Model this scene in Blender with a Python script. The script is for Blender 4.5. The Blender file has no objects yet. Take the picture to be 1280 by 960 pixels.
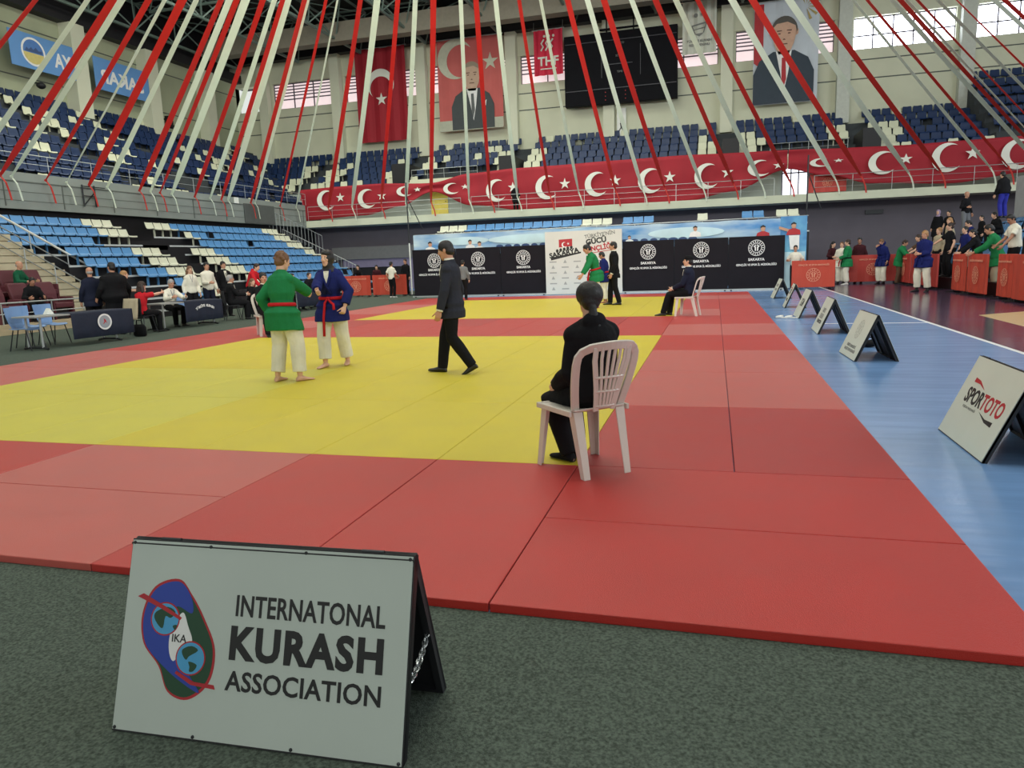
import bpy, bmesh, math, random
from mathutils import Vector as V, Matrix, noise, Quaternion
random.seed(7)
SC = bpy.context.scene
COL = SC.collection
PI = math.pi
ORD = ['zeroth', 'first', 'second', 'third', 'fourth', 'fifth', 'sixth', 'seventh', 'eighth', 'ninth', 'tenth', 'eleventh', 'twelfth', 'thirteenth',
       'fourteenth', 'fifteenth', 'sixteenth', 'seventeenth', 'eighteenth', 'nineteenth']
TENS = {20: ('twentieth', 'twenty'), 30: ('thirtieth', 'thirty'), 40: ('fortieth', 'forty'), 50: ('fiftieth', 'fifty'), 60: ('sixtieth', 'sixty'), 70: ('seventieth', 'seventy'), 80: ('eightieth', 'eighty')}
def nth(n):
    if n < 20: return ORD[n]
    t = n // 10 * 10
    return TENS[t][0] if n == t else TENS[t][1] + '-' + ORD[n - t]

# ---------- materials ----------
def lin(c):
    return tuple((x / 255 / 12.92) if x / 255 <= 0.04045 else ((x / 255 + 0.055) / 1.055) ** 2.4 for x in c)
_M = {}
def mat(name, rgb, rough=0.6, var=0.06, scale=6.0, bump=0.0, bscale=40.0, metal=0.0, spec=0.5, emit=0.0, alpha=1.0, sheen=0.0, stretch=(1, 1, 1), rvar=0.0, trans=0.0, rgb2=None):
    if name in _M: return _M[name]
    m = bpy.data.materials.new(name); m.use_nodes = True
    nt = m.node_tree; N = nt.nodes; Lk = nt.links
    b = N['Principled BSDF']
    c = lin(rgb)
    tc = N.new('ShaderNodeTexCoord'); mp = N.new('ShaderNodeMapping'); mp.inputs['Scale'].default_value = stretch
    Lk.new(tc.outputs['Object'], mp.inputs['Vector'])
    nz = N.new('ShaderNodeTexNoise'); nz.inputs['Scale'].default_value = scale; nz.inputs['Detail'].default_value = 4
    Lk.new(mp.outputs[0], nz.inputs['Vector'])
    rp = N.new('ShaderNodeValToRGB')
    rp.color_ramp.elements[0].position = 0.3; rp.color_ramp.elements[1].position = 0.7
    rp.color_ramp.elements[0].color = (*[max(0, x * (1 - var)) for x in c], 1)
    rp.color_ramp.elements[1].color = (*[min(1, x * (1 + var)) for x in c], 1)
    Lk.new(nz.outputs['Fac'], rp.inputs['Fac']); Lk.new(rp.outputs['Color'], b.inputs['Base Color'])
    if rgb2: rp.color_ramp.elements[0].color = (*c, 1); rp.color_ramp.elements[1].color = (*lin(rgb2), 1)
    b.inputs['Roughness'].default_value = rough; b.inputs['Metallic'].default_value = metal
    b.inputs['Specular IOR Level'].default_value = spec
    if rvar:
        mr = N.new('ShaderNodeMapRange'); mr.inputs['To Min'].default_value = max(0.02, rough - rvar); mr.inputs['To Max'].default_value = min(1, rough + rvar)
        Lk.new(nz.outputs['Fac'], mr.inputs['Value']); Lk.new(mr.outputs[0], b.inputs['Roughness'])
    if sheen: b.inputs['Sheen Weight'].default_value = sheen
    if emit:
        Lk.new(rp.outputs['Color'], b.inputs['Emission Color']); b.inputs['Emission Strength'].default_value = emit
    if trans: b.inputs['Transmission Weight'].default_value = trans
    if alpha < 1: b.inputs['Alpha'].default_value = alpha
    if bump:
        n2 = N.new('ShaderNodeTexNoise'); n2.inputs['Scale'].default_value = bscale; n2.inputs['Detail'].default_value = 3
        Lk.new(mp.outputs[0], n2.inputs['Vector'])
        bp = N.new('ShaderNodeBump'); bp.inputs['Strength'].default_value = bump; bp.inputs['Distance'].default_value = 0.02
        Lk.new(n2.outputs['Fac'], bp.inputs['Height']); Lk.new(bp.outputs[0], b.inputs['Normal'])
    m.diffuse_color = (*c, 1)
    _M[name] = m
    return m

# ---------- mesh builder ----------
def frame_of(d, ref=V((0, 0, 1))):
    d = d.normalized()
    if abs(d.dot(ref)) > 0.98: ref = V((0, 1, 0)) if abs(d.y) < 0.9 else V((1, 0, 0))
    x = ref.cross(d).normalized()
    return x, d.cross(x).normalized()
class MB:
    def __init__(s): s.v = []; s.f = []; s.m = []; s.mi = 0
    def add(s, vs, fs):
        o = len(s.v); s.v += [tuple(p) for p in vs]; s.f += [tuple(o + i for i in f) for f in fs]; s.m += [s.mi] * len(fs); return s
    def box(s, c, d, rot=None, taper=1.0):
        hx, hy, hz = d[0] / 2, d[1] / 2, d[2] / 2
        P = [V((x * hx * (taper if z > 0 else 1), y * hy * (taper if z > 0 else 1), z * hz)) for z in (-1, 1) for y in (-1, 1) for x in (-1, 1)]
        if rot is not None: P = [rot @ p for p in P]
        c = V(c)
        return s.add([c + p for p in P], [(0, 2, 3, 1), (4, 5, 7, 6), (0, 1, 5, 4), (2, 6, 7, 3), (0, 4, 6, 2), (1, 3, 7, 5)])
    def b2(s, a, b):
        return s.box([(a[i] + b[i]) / 2 for i in range(3)], [abs(b[i] - a[i]) for i in range(3)])
    def bar(s, p, q, w, h, ref=V((0, 0, 1))):
        p, q = V(p), V(q); x, y = frame_of(q - p, ref)
        P = []
        for o in (p, q):
            for a, b in ((-1, -1), (1, -1), (1, 1), (-1, 1)): P.append(o + x * a * w / 2 + y * b * h / 2)
        return s.add(P, [(3, 2, 1, 0), (4, 5, 6, 7), (0, 1, 5, 4), (1, 2, 6, 5), (2, 3, 7, 6), (3, 0, 4, 7)])
    def loft(s, rings, cap=True, closed=False):
        n = len(rings[0]); vs = [p for r in rings for p in r]; fs = []
        R = len(rings)
        for i in range(R if closed else R - 1):
            j = (i + 1) % R
            for k in range(n):
                l = (k + 1) % n; fs.append((i * n + k, i * n + l, j * n + l, j * n + k))
        if cap and not closed:
            fs.append(tuple(range(n - 1, -1, -1))); fs.append(tuple((R - 1) * n + k for k in range(n)))
        return s.add(vs, fs)
    def tube(s, pts, r, n=8, cap=True, closed=False):
        pts = [V(p) for p in pts]; rings = []; x = None
        for i, p in enumerate(pts):
            if closed: d = pts[(i + 1) % len(pts)] - pts[i - 1]
            else: d = pts[min(i + 1, len(pts) - 1)] - pts[max(i - 1, 0)]
            d.normalize()
            if x is None: x, y = frame_of(d)
            else:
                x = (x - d * x.dot(d)).normalized(); y = d.cross(x)
            rr = r[i] if isinstance(r, (list, tuple)) else r
            rings.append([p + (x * math.cos(2 * PI * k / n) + y * math.sin(2 * PI * k / n)) * rr for k in range(n)])
        return s.loft(rings, cap, closed)
    def ell(s, c, r, seg=14, rg=9, rot=None):
        c = V(c); vs = []; fs = []
        def P(a, b, z):
            p = V((a * r[0], b * r[1], z * r[2]))
            return c + (rot @ p if rot is not None else p)
        vs.append(P(0, 0, -1))
        for i in range(1, rg):
            t = -PI / 2 + PI * i / rg
            for k in range(seg): vs.append(P(math.cos(t) * math.cos(2 * PI * k / seg), math.cos(t) * math.sin(2 * PI * k / seg), math.sin(t)))
        vs.append(P(0, 0, 1)); L = len(vs) - 1
        for k in range(seg):
            l = (k + 1) % seg
            fs.append((0, 1 + l, 1 + k)); fs.append((L, L - seg + k, L - seg + l))
            for i in range(rg - 2):
                a = 1 + i * seg; fs.append((a + k, a + l, a + seg + l, a + seg + k))
        return s.add(vs, fs)
    def prism(s, poly, o, ux, uy, t):
        # polygon (list of 2D) in plane (o, ux, uy), thickness vector t
        o, ux, uy, t = V(o), V(ux), V(uy), V(t); n = len(poly)
        a = [o + ux * p[0] + uy * p[1] for p in poly]; b = [p + t for p in a]
        area = sum(poly[i][0] * poly[(i + 1) % n][1] - poly[(i + 1) % n][0] * poly[i][1] for i in range(n))
        flip = (area > 0) == (ux.cross(uy).dot(t) > 0)
        f1 = tuple(range(n)) if not flip else tuple(range(n - 1, -1, -1))
        f2 = tuple(range(2 * n - 1, n - 1, -1)) if not flip else tuple(range(n, 2 * n))
        fs = [f1, f2]
        for i in range(n):
            j = (i + 1) % n
            q = (i, n + i, n + j, j)
            fs.append(q[::-1] if flip else q)
        return s.add(a + b, fs)
    def mesh(s, name, mats, smooth=False):
        me = bpy.data.meshes.new(name); me.from_pydata(s.v, [], s.f); me.validate()
        if not isinstance(mats, (list, tuple)): mats = [mats]
        for m in mats: me.materials.append(m)
        if len(me.polygons) == len(s.m): me.polygons.foreach_set('material_index', s.m)
        me.polygons.foreach_set('use_smooth', [smooth] * len(me.polygons))
        me.update(); return me
    def build(s, name, mats, parent=None, smooth=False, bevel=0.0, seg=2, recalc=True):
        me = s.mesh(name, mats, smooth)
        if recalc:
            bm = bmesh.new(); bm.from_mesh(me); bmesh.ops.recalc_face_normals(bm, faces=bm.faces); bm.to_mesh(me); bm.free()
        o = link(name, me, parent)
        if bevel:
            md = o.modifiers.new('bevel', 'BEVEL'); md.width = bevel; md.segments = seg; md.limit_method = 'ANGLE'; md.angle_limit = 0.6
        return o
def link(name, data, parent=None):
    o = bpy.data.objects.new(name, data); COL.objects.link(o)
    if parent is not None: o.parent = parent
    return o
def tag(o, label=None, cat=None, group=None, kind=None):
    if label: o['label'] = label
    if cat: o['category'] = cat
    if group: o['group'] = group
    if kind: o['kind'] = kind
    return o
def root(name, loc, rz=0.0, label=None, cat=None, group=None, kind=None):
    o = bpy.data.objects.new(name, None); o.empty_display_size = 0.1; COL.objects.link(o)
    o.location = loc; o.rotation_euler = (0, 0, rz)
    return tag(o, label, cat, group, kind)
def dup(o, loc=None, rz=None, label=None, group=None, parent=None):
    c = o.copy(); COL.objects.link(c)
    if parent is not None: c.parent = parent
    if loc is not None: c.location = loc
    if rz is not None: c.rotation_euler = (0, 0, rz)
    if label: c['label'] = label
    if group: c['group'] = group
    for ch in list(KIDS.get(o.name, o.children)): dup(ch, parent=c)
    return c
KIDS = {}
def keep(o):
    for x in [o] + list(o.children_recursive): KIDS[x.name] = list(x.children)
    return o
def struct(name, mb, mats, **k):
    return tag(mb.build(name, mats, **k), kind='structure')

# flat graphics: polygons extruded by a millimetre or so, in a plane (o, ux, uy), normal n
def text_mb(txt, size, sx=1.0, bold=0.0, align='CENTER', mb=None, o=(0, 0, 0), ux=(1, 0, 0), uy=(0, 0, 1), n=(0, -1, 0), th=0.002, res=3, sp=1.0):
    cu = bpy.data.curves.new('t', 'FONT'); cu.body = txt; cu.size = size; cu.align_x = align; cu.offset = bold; cu.resolution_u = res; cu.space_character = sp
    ob = bpy.data.objects.new('t', cu); COL.objects.link(ob)
    dg = bpy.context.evaluated_depsgraph_get(); dg.update()
    me = bpy.data.meshes.new_from_object(ob.evaluated_get(dg))
    bpy.data.objects.remove(ob); bpy.data.curves.remove(cu)
    mb = mb or MB(); o, ux, uy, n = V(o), V(ux), V(uy), V(n)
    bm = bmesh.new(); bm.from_mesh(me); bpy.data.meshes.remove(me)
    bmesh.ops.remove_doubles(bm, verts=bm.verts, dist=size * 1e-4)
    r = bmesh.ops.extrude_face_region(bm, geom=list(bm.faces))
    for g in r['geom']:
        if isinstance(g, bmesh.types.BMVert): g.co.z += 1
    bm.verts.index_update()
    mb.add([o + ux * v.co.x * sx + uy * v.co.y + n * (th if v.co.z > 0.5 else 0) for v in bm.verts], [[v.index for v in f.verts] for f in bm.faces])
    bm.free(); return mb
def ngon(cx, cy, rx, ry=None, n=32, a0=0.0, rot=0.0):
    ry = ry or rx; r = []
    for k in range(n):
        a = a0 + 2 * PI * k / n; x, y = rx * math.cos(a), ry * math.sin(a)
        r.append((cx + x * math.cos(rot) - y * math.sin(rot), cy + x * math.sin(rot) + y * math.cos(rot)))
    return r
def star(cx, cy, r, rot=0.0):
    return [(cx + (r if k % 2 == 0 else r * 0.382) * math.cos(rot + PI * k / 5), cy + (r if k % 2 == 0 else r * 0.382) * math.sin(rot + PI * k / 5)) for k in range(10)]
def crescent(cx, cy, R, r, d, ang=0.0, n=28):
    # circle radius R minus circle radius r centred d along +x; opening towards +x, then turned by ang
    x0 = (R * R - r * r + d * d) / (2 * d); y0 = math.sqrt(max(0, R * R - x0 * x0))
    a = math.atan2(y0, x0); b = math.atan2(y0, x0 - d)
    P = [(R * math.cos(a + (2 * PI - 2 * a) * k / n), R * math.sin(a + (2 * PI - 2 * a) * k / n)) for k in range(n + 1)]
    P += [(d + r * math.cos(2 * PI - b - (2 * PI - 2 * b) * k / n), r * math.sin(2 * PI - b - (2 * PI - 2 * b) * k / n)) for k in range(1, n)]
    return [(cx + x * math.cos(ang) - y * math.sin(ang), cy + x * math.sin(ang) + y * math.cos(ang)) for x, y in P]
def ring(mb, cx, cy, R, r, o, ux, uy, t, n=32):
    for k in range(n):
        a, b = 2 * PI * k / n, 2 * PI * (k + 1) / n
        mb.prism([(cx + R * math.cos(a), cy + R * math.sin(a)), (cx + R * math.cos(b), cy + R * math.sin(b)), (cx + r * math.cos(b), cy + r * math.sin(b)), (cx + r * math.cos(a), cy + r * math.sin(a))], o, ux, uy, t)
def emblem(mb, cx, cy, R, o, ux, uy, t, rays=16):
    # round ministry emblem: two rings, a circle of pegs and a standing figure pair in the middle
    ring(mb, cx, cy, R, R * 0.93, o, ux, uy, t); ring(mb, cx, cy, R * 0.62, R * 0.55, o, ux, uy, t, 24)
    for k in range(rays):
        a = 2 * PI * k / rays
        mb.prism(ngon(cx + R * 0.78 * math.cos(a), cy + R * 0.78 * math.sin(a), R * 0.12, R * 0.06, 6, 0, a), o, ux, uy, t)
    for s in (-1, 1):
        mb.prism([(cx + s * R * .06, cy - R * .4), (cx + s * R * .2, cy - R * .34), (cx + s * R * .22, cy + R * .05), (cx + s * R * .38, cy + R * .2), (cx + s * R * .3, cy + R * .3), (cx + s * R * .06, cy + R * .12)], o, ux, uy, t)
        mb.prism(ngon(cx + s * R * .13, cy + R * .32, R * .09, None, 10), o, ux, uy, t)
# ---------- palette ----------
M_carpet = mat('carpet_green_grey', (84, 94, 85), 0.95, 0.5, 95, 0.5, 220, spec=0.15)
M_blue = mat('sport_floor_blue', (112, 148, 196), 0.22, 0.07, 3.0, 0.10, 5, spec=0.55, stretch=(0.25, 2.2, 1), rvar=0.08)
M_purple = mat('sport_floor_plum', (82, 62, 88), 0.16, 0.16, 2.5, 0.08, 5, spec=0.6, stretch=(0.3, 2.2, 1), rvar=0.06)
M_woodfl = mat('parquet_tan', (196, 168, 120), 0.3, 0.1, 4, stretch=(0.4, 6, 1))
M_line = mat('line_white', (225, 225, 225), 0.4)
M_cream = mat('painted_cream_wall', (206, 208, 184), 0.8, 0.04, 0.8)
M_greyw = mat('painted_grey_wall', (158, 166, 160), 0.8, 0.05, 1.0)
M_pil = mat('pillar_cream', (214, 216, 194), 0.8, 0.03, 1.0)
M_conc = mat('concrete_fascia', (136, 143, 138), 0.85, 0.06, 1.5, 0.1, 25)
M_groove = mat('groove_dark', (92, 97, 92), 0.9)
M_beam = mat('beam_cream', (200, 204, 182), 0.8, 0.05, 1.0)
M_dkwall = mat('wall_charcoal', (92, 87, 96), 0.8, 0.08, 1.0)
M_black = mat('platform_black', (22, 22, 27), 0.6, 0.1, 3)
M_tier = mat('tier_concrete', (58, 63, 66), 0.9, 0.1, 2)
M_ceil = mat('roof_sheet', (30, 35, 34), 0.8, 0.1, 0.5)
M_truss = mat('truss_steel', (104, 122, 114), 0.5, 0.08, 2)
M_rail = mat('rail_steel', (176, 182, 182), 0.35, 0.04, 5, metal=0.5)
M_white = mat('white_paint', (228, 230, 224), 0.5, 0.03, 4)
M_steel = mat('steel_dark', (50, 52, 55), 0.45, metal=0.5)
M_yel = mat('door_yellow', (214, 196, 96), 0.6)
M_winb = mat('window_daylight', (238, 244, 255), 0.5, 0.01, 1, emit=6.0)
M_winp = mat('window_louvre_daylight', (226, 206, 208), 0.5, 0.04, 2, emit=0.85)
M_frame = mat('window_frame_grey', (96, 92, 104), 0.5)

# ---------- floors ----------
struct('floor', MB().b2((-40, -8, -0.2), (2.68, 46, 0)), M_blue)
struct('floor_outer', MB().b2((2.68, -8, -0.2), (24, 46, 0)), M_purple)
m = MB(); m.b2((2.65, -6, 0.0), (2.72, 30, 0.002)); m.b2((0.9, 12.22, 0.0), (2.65, 12.28, 0.002))
struct('trim_1', m, M_line)
struct('floor_parquet', MB().prism([(3.95, 13.75), (7, 15.9), (7, 3), (3.9, 3), (3.9, 11.4)], (0, 0, 0), (1, 0, 0), (0, 1, 0), (0, 0, 0.002)), M_woodfl)
m = MB(); m.b2((-40, -8, 0), (-12.0, 33, 0.004)); m.b2((-12.0, -8, 0), (6, 0.0, 0.004))
struct('floor_carpet', m, M_carpet)

# ---------- mats: every one is its own thing, 2 m x 1 m ----------
MR = [mat('mat_red', (184, 42, 34), 0.40, 0.05, 3, 0.25, 260, spec=0.5, rvar=0.05, sheen=0.05),
      mat('mat_red_sheen', (190, 82, 72), 0.36, 0.06, 3, 0.25, 260, spec=0.5, rvar=0.05, sheen=0.10),  # same red with the grazing sheen put into its base colour
      mat('mat_red_deep', (174, 40, 36), 0.38, 0.05, 3, 0.25, 260, spec=0.5, rvar=0.05, sheen=0.05)]
MY = [mat('mat_yellow', (208, 190, 40), 0.44, 0.05, 2, 0.25, 260, spec=0.4, rvar=0.05, sheen=0.03), mat('mat_yellow_sheen', (206, 196, 66), 0.42, 0.05, 2, 0.25, 260, spec=0.4, rvar=0.05, sheen=0.03)]  # second yellow has the sheen of the near left mats in its colour
_mats = {}
def gym_mat(x0, y0, x1, y1, m, label, group):
    lx, ly = x1 - x0, y1 - y0; k = (round(lx, 2), round(ly, 2), m.name)
    g = 0.003 if m in MR else 0.0015
    if k not in _mats:
        o = MB().b2((-lx / 2 + g, -ly / 2 + g, 0), (lx / 2 - g, ly / 2 - g, 0.04)).build('gym_mat', m, None)
        md = o.modifiers.new('bevel', 'BEVEL'); md.width = 0.004; md.segments = 2
        _mats[k] = o
    else:
        o = _mats[k].copy(); COL.objects.link(o)
    o.location = ((x0 + x1) / 2, (y0 + y1) / 2, 0.0)
    tag(o, label, 'mat', group)
def row_name(y): return nth(int(y) + 1)
# right-hand red column, X -2..0
def col_right():
    c = 0
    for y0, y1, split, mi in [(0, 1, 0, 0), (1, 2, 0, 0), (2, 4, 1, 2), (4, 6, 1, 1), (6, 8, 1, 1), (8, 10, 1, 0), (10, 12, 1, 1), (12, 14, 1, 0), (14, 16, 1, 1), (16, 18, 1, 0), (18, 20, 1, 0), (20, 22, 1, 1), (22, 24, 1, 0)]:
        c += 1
        tone = ['red', 'pinkish sheen-toned red', 'deep red'][mi]
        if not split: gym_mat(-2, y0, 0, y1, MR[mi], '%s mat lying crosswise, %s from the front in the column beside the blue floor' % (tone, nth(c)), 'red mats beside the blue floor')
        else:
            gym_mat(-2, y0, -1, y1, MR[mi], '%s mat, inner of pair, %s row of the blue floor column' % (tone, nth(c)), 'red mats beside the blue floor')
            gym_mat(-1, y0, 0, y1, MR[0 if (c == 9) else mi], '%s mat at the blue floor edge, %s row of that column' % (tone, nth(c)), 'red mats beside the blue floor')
col_right()
# front red border, Y 0..2
for i, x in enumerate((-4, -3)): gym_mat(x, 0, x + 1, 2, MR[0], 'red mat pointing away from the camera in the front border, %s from its right-hand column' % nth(2 - i), 'red mats of the front border')
for i, x in enumerate((-6, -8, -10, -12)):
    for j in (0, 1):
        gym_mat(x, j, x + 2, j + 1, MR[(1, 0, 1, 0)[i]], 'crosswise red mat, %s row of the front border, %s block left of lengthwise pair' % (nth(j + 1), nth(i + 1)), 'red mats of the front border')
# left red border, X -12..-10
for i in range(11):
    y = 2 + 2 * i
    for j in (0, 1):
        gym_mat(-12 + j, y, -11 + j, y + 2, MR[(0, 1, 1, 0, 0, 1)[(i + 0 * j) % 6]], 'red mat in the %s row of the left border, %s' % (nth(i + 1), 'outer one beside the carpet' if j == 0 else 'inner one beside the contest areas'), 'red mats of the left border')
# red between the two yellow areas and beyond the far one
for a, n in ((10, 'between the two yellow areas'), (22, 'behind the far yellow area')):
    for j in range(2 if a == 10 else 1):
        for i in range(8):
            gym_mat(-10 + i, a + 2 * j, -9 + i, a + 2 * j + 2, MR[0 if j == 0 or i % 3 else 2], 'red mat %s, %s row, %s from the left border' % (n, nth(j + 1), nth(i + 1)), 'red mats ' + n)
# yellow contest areas
for a, n in ((2, 'near'), (14, 'far')):
    for j in range(4):
        for i in range(8):
            gym_mat(-10 + i, a + 2 * j, -9 + i, a + 2 * j + 2, MY[1 if i < 4 and j < 2 and a == 2 else 0], 'yellow mat of the %s contest area, %s row back, %s from its left edge' % (n, nth(j + 1), nth(i + 1)), 'yellow mats of the %s contest area' % n)

# ---------- left side: lower fascia, upper tier, wall ----------
m = MB()
m.b2((-24.3, -6, 3.72), (-24.0, 35.4, 4.95))
m.mi = 1
for k in range(18): m.b2((-24.0, -4 + 2.3 * k, 3.8), (-23.985, -3.96 + 2.3 * k, 4.62))
m.b2((-24.0, -6, 4.62), (-23.98, 35.4, 4.66))
for z in (4.0, 4.3): m.b2((-24.0, -6, z), (-23.99, 35.4, z + 0.015))
struct('wall_left_fascia', m, [M_conc, M_groove])
struct('wall_left_lower', MB().b2((-24.6, -6, 0), (-24.4, 37.3, 3.72)), M_black)
m = MB()
for k in range(10):
    m.b2((-25.0 - k, -6, 3.7), (-24.0 - k - (0.4 if k == 0 else 0), 44, 4.35 + 0.58 * k))
struct('floor_upper_left_tier', m, M_tier)
m = MB(); m.b2((-34.5, -6, 4), (-34, 44.5, 14.3)); m.mi = 1
m.b2((-34.0, -6, 13.45), (-33.97, 44, 13.5)); m.b2((-34.0, -6, 11.1), (-33.97, 44, 11.15))
struct('wall_left', m, [mat('painted_olive_wall', (168, 174, 146), 0.85, 0.05, 0.8), M_groove])
for i, y in enumerate((19.2, 24.6, 30.0, 35.2, 40.3)):
    struct('wall_left_pillar', MB().prism([(0, 9.0), (0.75, 9.2), (0.75, 14.3), (0, 14.3)], (-34, y - 0.45, 0), (1, 0, 0), (0, 0, 1), (0, 0.9, 0)), M_pil)
# far walls
m = MB(); Y0 = 44
XW = [-34.5, -31.5, -25.9, -19.7, -13.6, -7.5, -0.6, 5.7, 11.8, 17.9, 24]
m.b2((-34.5, Y0, 4), (24, Y0 + 0.5, 12.35)); m.b2((-34.5, Y0, 14.05), (24, Y0 + 0.5, 15.4))
for a in XW: m.b2((a - 0.5, Y0 + 0.05, 12.3), (a + 0.5, Y0 + 0.45, 14.1))
m.mi = 1
for z in (10.75, 11.75): m.b2((-34, Y0 - 0.02, z), (24, Y0, z + 0.06))
struct('wall_far', m, [M_cream, M_groove])
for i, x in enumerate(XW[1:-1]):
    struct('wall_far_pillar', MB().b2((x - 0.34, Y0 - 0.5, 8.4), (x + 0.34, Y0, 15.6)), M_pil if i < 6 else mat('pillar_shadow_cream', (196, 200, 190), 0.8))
n = 0
for i in range(1, len(XW) - 1):
    a, b = XW[i] + 0.5, XW[i + 1] - 0.5; n += 1
    bright = a > 3
    w = root('window_%d' % n, ((a + b) / 2, Y0 + 0.3, 12.35), kind='structure')
    L = (b - a) / 2
    MB().b2((-L, 0, 0), (L, 0.04, 1.7)).build('pane', M_winb if bright else M_winp, w)
    f = MB()
    for z in (0.0, 0.72, 1.64) if bright else (0.0, 0.62, 1.64): f.b2((-L, -0.06, z), (L, 0.0, z + 0.07))
    K = 5 if bright else 3
    for k in range(K + 1): f.b2((-L + 2 * L * k / K - 0.035, -0.06, 0), (-L + 2 * L * k / K + 0.035, 0, 1.7))
    if not bright:
        for z in (0.86, 1.06, 1.26, 1.46): f.b2((-L, -0.05, z), (L, -0.01, z + 0.07))
    f.build('window_frame', M_frame, w)
struct('wall_far_tier_front', MB().b2((-34, 37.8, 4.0), (24, 38, 5.85)), M_greyw)
m = MB()
for k in range(6): m.b2((-33, 38 + k, 5.0), (24, 39 + k, 5.75 + 0.5 * k))
for k in range(6): m.b2((11.9, 38.7 + 0.9 * k, 5.5), (24, 39.6 + 0.9 * k if k < 5 else 44, 6.7 + 0.62 * k))
struct('floor_upper_far_tier', m, M_tier)
for x in (-19.2, -12.6, -0.4, 6.3):
    struct('wall_entry', MB().b2((x - 0.42, 38.05, 5.0), (x + 0.42, 40.6, 7.25)), M_black)
for x0, x1 in ((-18.2, -14.0), (1.4, 5.2)):
    struct('wall_parapet', MB().b2((x0, 37.3, 5.5), (x1, 38.6, 6.18)), M_cream)
m = MB(); m.b2((-24.6, 35.4, 3.68), (24, 38, 4.05)); struct('floor_walkway', m, M_beam)
struct('wall_far_lower', MB().b2((-24.6, 37, 0), (24, 37.3, 3.68)), M_dkwall)
# stairway opening in the dark wall, on the far left
m = MB(); m.b2((-23.2, 36.7, 1.78), (-17.0, 37.0, 2.5)); m.mi = 1; m.b2((-18.6, 36.85, 0), (-17.4, 36.98, 1.78)); m.b2((-22.6, 36.85, 1.3), (-18.6, 36.98, 1.78)); m.mi = 2; m.b2((-22.6, 36.9, 0), (-18.6, 36.99, 1.3))
struct('trim_2', m, [mat('lintel_grey', (112, 112, 112), 0.8), mat('recess_lilac', (128, 120, 146), 0.7), mat('recess_black', (14, 14, 18), 0.7)])
d = root('door_1', (-16.6, 37.78, 4.05), kind='structure'); MB().b2((-0.52, -0.04, 0), (0.52, 0, 1.75)).build('panel', M_yel, d); MB().ell((0.4, -0.06, 0.85), (0.03, 0.03, 0.03)).build('door_handle', M_steel, d)
d = root('door_2', (2.75, 37.78, 4.05), kind='structure')
MB().b2((-0.6, -0.02, 0), (0.6, 0, 1.7)).build('pane', mat('door_glass_daylight', (240, 244, 255), 0.4, 0.01, emit=1.8), d)
f = MB()
for x in (-0.62, -0.2, 0.16, 0.6): f.b2((x - 0.03, -0.06, 0), (x + 0.03, -0.02, 1.7))
f.b2((-0.62, -0.06, 1.2), (0.62, -0.02, 1.26)); f.build('door_frame', M_frame, d)
# roof
struct('ceiling', MB().b2((-36, -12, 17.6), (26, 47, 17.8)), M_ceil)
m = MB(); m.b2((-34.6, -8, 14.3), (-33.4, 46, 14.85)); m.b2((-34.6, -8, 14.85), (-34.3, 46, 17.6)); struct('trim_3', m, M_black)
m = MB(); m.b2((-34, 43.4, 15.4), (24, 45, 16.0)); m.b2((-34, 44.5, 16.0), (24, 45, 17.6)); struct('trim_4', m, M_black)
struct('ceiling_beam', MB().b2((-33, 39.6, 14.9), (24, 40.4, 16.0)), mat('beam_taupe', (132, 126, 112), 0.7))
def truss(name, a, b, z0, z1, wd, n, r=0.055):
    a, b = V(a), V(b); d = (b - a) / n; s = d.normalized().cross(V((0, 0, 1))) * wd; t = MB()
    lo = [a + d * k + V((0, 0, z0)) for k in range(n + 1)]
    hi = [[a + d * (k + 0.5) + V((0, 0, z1)) + s * q for k in range(n)] for q in (-1, 1)]
    t.bar(lo[0], lo[-1], r * 2.4, r * 2.4)
    for h in hi: t.bar(h[0], h[-1], r * 2, r * 2)
    for k in range(n):
        for h in hi:
            t.bar(lo[k], h[k], r * 1.3, r * 1.3); t.bar(lo[k + 1], h[k], r * 1.3, r * 1.3)
        t.bar(hi[0][k], hi[1][k], r, r)
        if k < n - 1: t.bar(hi[0][k], hi[1][k + 1], r, r)
    return struct(name, t, M_truss)
for i, x in enumerate((-32.6, -28.2, -23.6, -19.0)): truss('ceiling_truss', (x, 8, 0), (x, 43, 0), 14.9 + 0.1 * i, 16.9, 1.3, 11)
for i, x in enumerate((-14.2, -9.4, -4.6, 0.2, 5, 9.8)): truss('ceiling_truss', (x, 24, 0), (x, 43, 0), 15.3, 17.0, 1.3, 6)
for y in (42.6, 34.0, 28.0): truss('ceiling_truss', (-32, y, 0), (14, y, 0), 15.9, 17.2, 1.0, 15, 0.05)

# vent and small fixings
tag(MB().b2((5.95, 36.9, 3.02), (6.75, 37.0, 3.22)).build('air_vent', M_steel, None), 'long black air vent high on the dark wall under the balcony', 'vent')
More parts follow.
